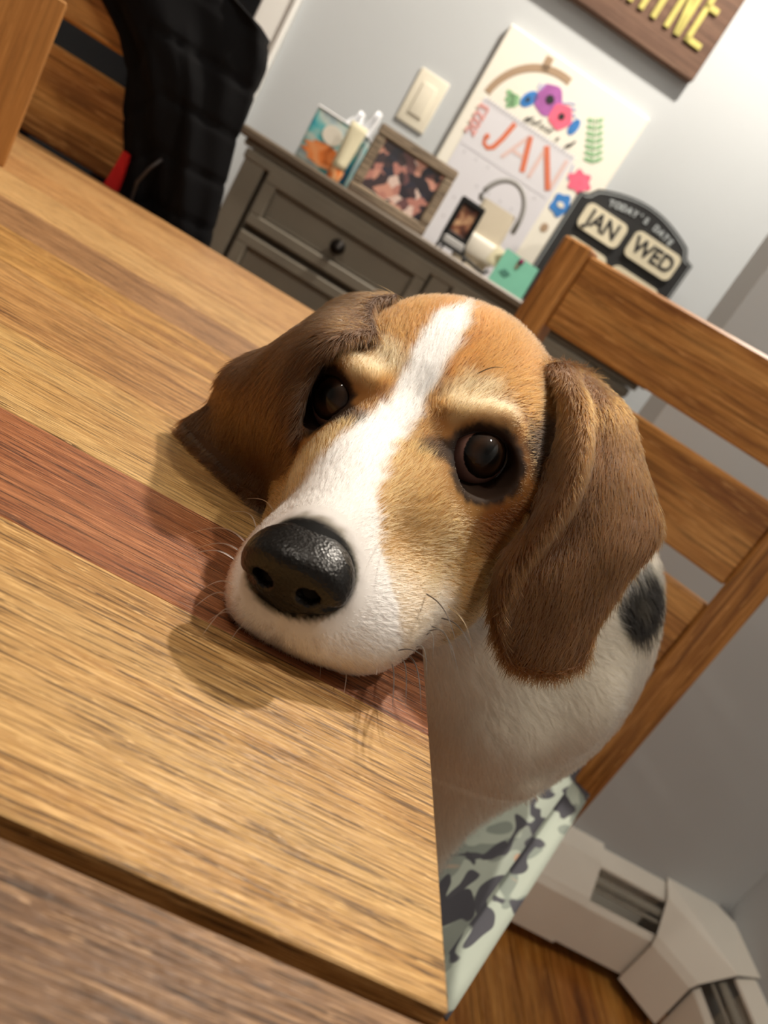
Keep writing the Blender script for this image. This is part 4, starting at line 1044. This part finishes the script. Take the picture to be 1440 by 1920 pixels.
# --- eyes
def eye_material():
    m, nt, p = new_mat('dog_eye'); N = nt.nodes; L = nt.links
    tc = N.new('ShaderNodeTexCoord'); sp = N.new('ShaderNodeSeparateXYZ'); L.new(tc.outputs['Object'], sp.inputs[0])
    cx = N.new('ShaderNodeCombineXYZ'); L.new(sp.outputs['X'], cx.inputs[0]); L.new(sp.outputs['Y'], cx.inputs[1])
    le = N.new('ShaderNodeVectorMath'); le.operation = 'LENGTH'; L.new(cx.outputs[0], le.inputs[0])
    mr = N.new('ShaderNodeMapRange'); mr.inputs[1].default_value = 0; mr.inputs[2].default_value = ER; L.new(le.outputs['Value'], mr.inputs[0])
    no = N.new('ShaderNodeTexNoise'); no.inputs['Scale'].default_value = 700; L.new(tc.outputs['Object'], no.inputs['Vector'])
    ad = N.new('ShaderNodeMath'); ad.operation = 'MULTIPLY_ADD'; ad.inputs[1].default_value = .05; L.new(no.outputs['Fac'], ad.inputs[0]); L.new(mr.outputs[0], ad.inputs[2])
    cr = N.new('ShaderNodeValToRGB'); e = cr.color_ramp.elements
    e[0].position = 0; e[0].color = srgb(4, 4, 4); e[1].position = 1; e[1].color = srgb(120, 84, 74)
    for q, c in ((.24, (5, 4, 4)), (.31, (30, 18, 10)), (.50, (58, 36, 19)), (.61, (38, 24, 14)), (.665, (12, 8, 7)), (.700, (14, 9, 8)), (.725, (158, 118, 106)), (.85, (140, 100, 90))):
        n_ = e.new(q); n_.color = srgb(*c)
    L.new(ad.outputs[0], cr.inputs['Fac']); L.new(cr.outputs['Color'], p.inputs['Base Color'])
    p.inputs['Roughness'].default_value = .5; p.inputs['Coat Weight'].default_value = 1.0; p.inputs['Coat Roughness'].default_value = .015; p.inputs['Coat IOR'].default_value = 1.38; p.inputs['Specular IOR Level'].default_value = .1
    return m
meye = eye_material()
mlid = plain('eyelid_skin', (26, 18, 16), .28, spec=.6)
for s_ in (-1, 1):
    ch = EYE_C * np.array([s_, 1, 1]); cw = H2W(ch)
    vs = []; fs = []; nr, nn = 24, 40
    for i_ in range(nr + 1):
        th = math.pi * i_ / nr
        bulge = 1 + .07 * math.exp(-(th / .45) ** 2)          # cornea
        for k_ in range(nn): a = 2 * math.pi * k_ / nn; vs.append((ER * bulge * math.sin(th) * math.cos(a), ER * bulge * math.sin(th) * math.sin(a), ER * bulge * math.cos(th)))
    for i_ in range(nr):
        for k_ in range(nn): a = i_ * nn + k_; b_ = i_ * nn + (k_ + 1) % nn; fs.append((a, b_, b_ + nn, a + nn))
    me = bpy.data.meshes.new('eye'); me.from_pydata(vs, [], fs); me.update()
    bm = bmesh.new(); bm.from_mesh(me); bmesh.ops.remove_doubles(bm, verts=bm.verts, dist=1e-6); bmesh.ops.recalc_face_normals(bm, faces=bm.faces); bm.to_mesh(me); bm.free()
    oe = link('eye', me, meye, dog, True)
    g = HB @ (LID_AX * [s_, 1, 1]) + IX * .22 + IU * .15; g /= np.linalg.norm(g)    # looking up past the camera
    rot = Vector(g).to_track_quat('Z', 'Y').to_matrix().to_4x4()
    oe.matrix_world = Matrix.Translation(Vector(cw)) @ rot
    oe.matrix_parent_inverse = Matrix.Translation((-.22, -.50, -.50)); oe['label'] = 'dark brown eye'
    # wet lid rim
    mb = MB(); AXm, Um, Vm = LID_AX * [s_, 1, 1], _lu * [s_, 1, 1], _lv * [s_, 1, 1]; pts_ = []
    for k_ in range(49):
        a = 2 * math.pi * k_ / 48; rr_ = .0110; uu, vv = rr_ * 1.12 * math.cos(a), rr_ * math.sin(a) - .0006 * np.sign(_lv[2]); axd = math.sqrt(max(1e-9, (ER * 1.0) ** 2 - uu ** 2 - vv ** 2))
        pts_.append(H2W(ch + Um * uu + Vm * vv + AXm * (axd + .0002)))
    mb.tube(pts_, .0010, 8, cap=False); ol = mb.build('eyelid_rim', mlid, dog, True); ol.matrix_parent_inverse = Matrix.Translation((-.22, -.50, -.50))

# --- whiskers
def whisk():
    bvh = BVHTree.FromPolygons([Vector(v) for v in DV], [tuple(f) for f in DF.tolist()])
    out = []
    rw = random.Random(11)
    spec = []
    for (x0, y0, d0), (x1, y1, d1), dark in [
        ((790, 1165, .262), (858, 1255, .235), 1), ((760, 1160, .262), (850, 1240, .225), 1), ((772, 1175, .262), (812, 1230, .230), 1), ((735, 1175, .26), (800, 1270, .222), 1),
        ((720, 1180, .26), (760, 1330, .222), 1), ((740, 1190, .26), (790, 1335, .230), 1), ((715, 1205, .26), (735, 1335, .222), 1), ((810, 1150, .27), (885, 1220, .250), 1), ((745, 1125, .262), (858, 1215, .235), 1),
        ((700, 1200, .26), (812, 1250, .222), 1), ((690, 1215, .255), (706, 1265, .238), 0), ((650, 1240, .25), (645, 1300, .237), 0), ((600, 1225, .25), (597, 1275, .240), 0),
        ((445, 1030, .25), (352, 1035, .250), 0), ((440, 1050, .245), (348, 1043, .240), 0), ((450, 1010, .255), (345, 1003, .262), 0), ((470, 985, .26), (432, 960, .272), 0), ((495, 950, .27), (462, 935, .276), 0),
        ((435, 1095, .24), (383, 1102, .235), 0), ((432, 1120, .24), (365, 1138, .225), 0), ((440, 1140, .24), (380, 1190, .225), 0), ((445, 1155, .24), (390, 1165, .228), 0), ((455, 1180, .24), (430, 1205, .230), 0),
        ((700, 1030, .25), (785, 1015, .245), 2), ((690, 1020, .25), (730, 1018, .240), 2), ((880, 730, .31), (945, 690, .298), 1), ((655, 620, .31), (632, 598, .305), 0), ((850, 1140, .27), (890, 1245, .26), 2)]:
        a = at(x0, y0, d0); r = bvh.find_nearest(Vector(a)); a = np.array(r[0]); b_ = at(x1, y1, d1)
        if b_[0] < XE and b_[2] < TOP + .002: b_[2] = TOP + .002
        out.append((a, b_, dark))
    return out
WK = whisk(); n_ = len(WK); wp = np.zeros((n_, 9, 3)); wr = np.zeros((n_, 9)); wc = np.zeros((n_, 4))
for i_, (a, b_, dk) in enumerate(WK):
    L_ = np.linalg.norm(b_ - a); side = np.cross(b_ - a, [0, 0, 1.0]); side /= np.linalg.norm(side) + 1e-9
    for j, t in enumerate(np.linspace(0, 1, 9)): wp[i_, j] = a + (b_ - a) * t + np.array([0, 0, 1.0]) * L_ * (.13 if dk == 1 else .18) * math.sin(math.pi * t) + side * L_ * .04 * math.sin(math.pi * t); wr[i_, j] = (.00027 if dk == 1 else .0002) * (1 - t) ** .7 + .00003
    wc[i_] = np.append(lin([(200, 190, 176), (22, 18, 16), (110, 76, 44)][dk]), 1)
wh = bpy.data.hair_curves.new('whiskers'); wh.add_curves([9] * n_); wh.position_data.foreach_set('vector', wp.astype(np.float32).ravel())
ra = wh.attributes.get('radius') or wh.attributes.new('radius', 'FLOAT', 'POINT'); ra.data.foreach_set('value', wr.astype(np.float32).ravel())
cattr = wh.attributes.new('coat', 'FLOAT_COLOR', 'CURVE'); cattr.data.foreach_set('color', wc.astype(np.float32).ravel())
wh.materials.append(mf)
wo = bpy.data.objects.new('whiskers', wh); COL.objects.link(wo); wo.parent = dog; wo.matrix_parent_inverse = Matrix.Translation((-.22, -.50, -.50)); tag(wo, kind='stuff')
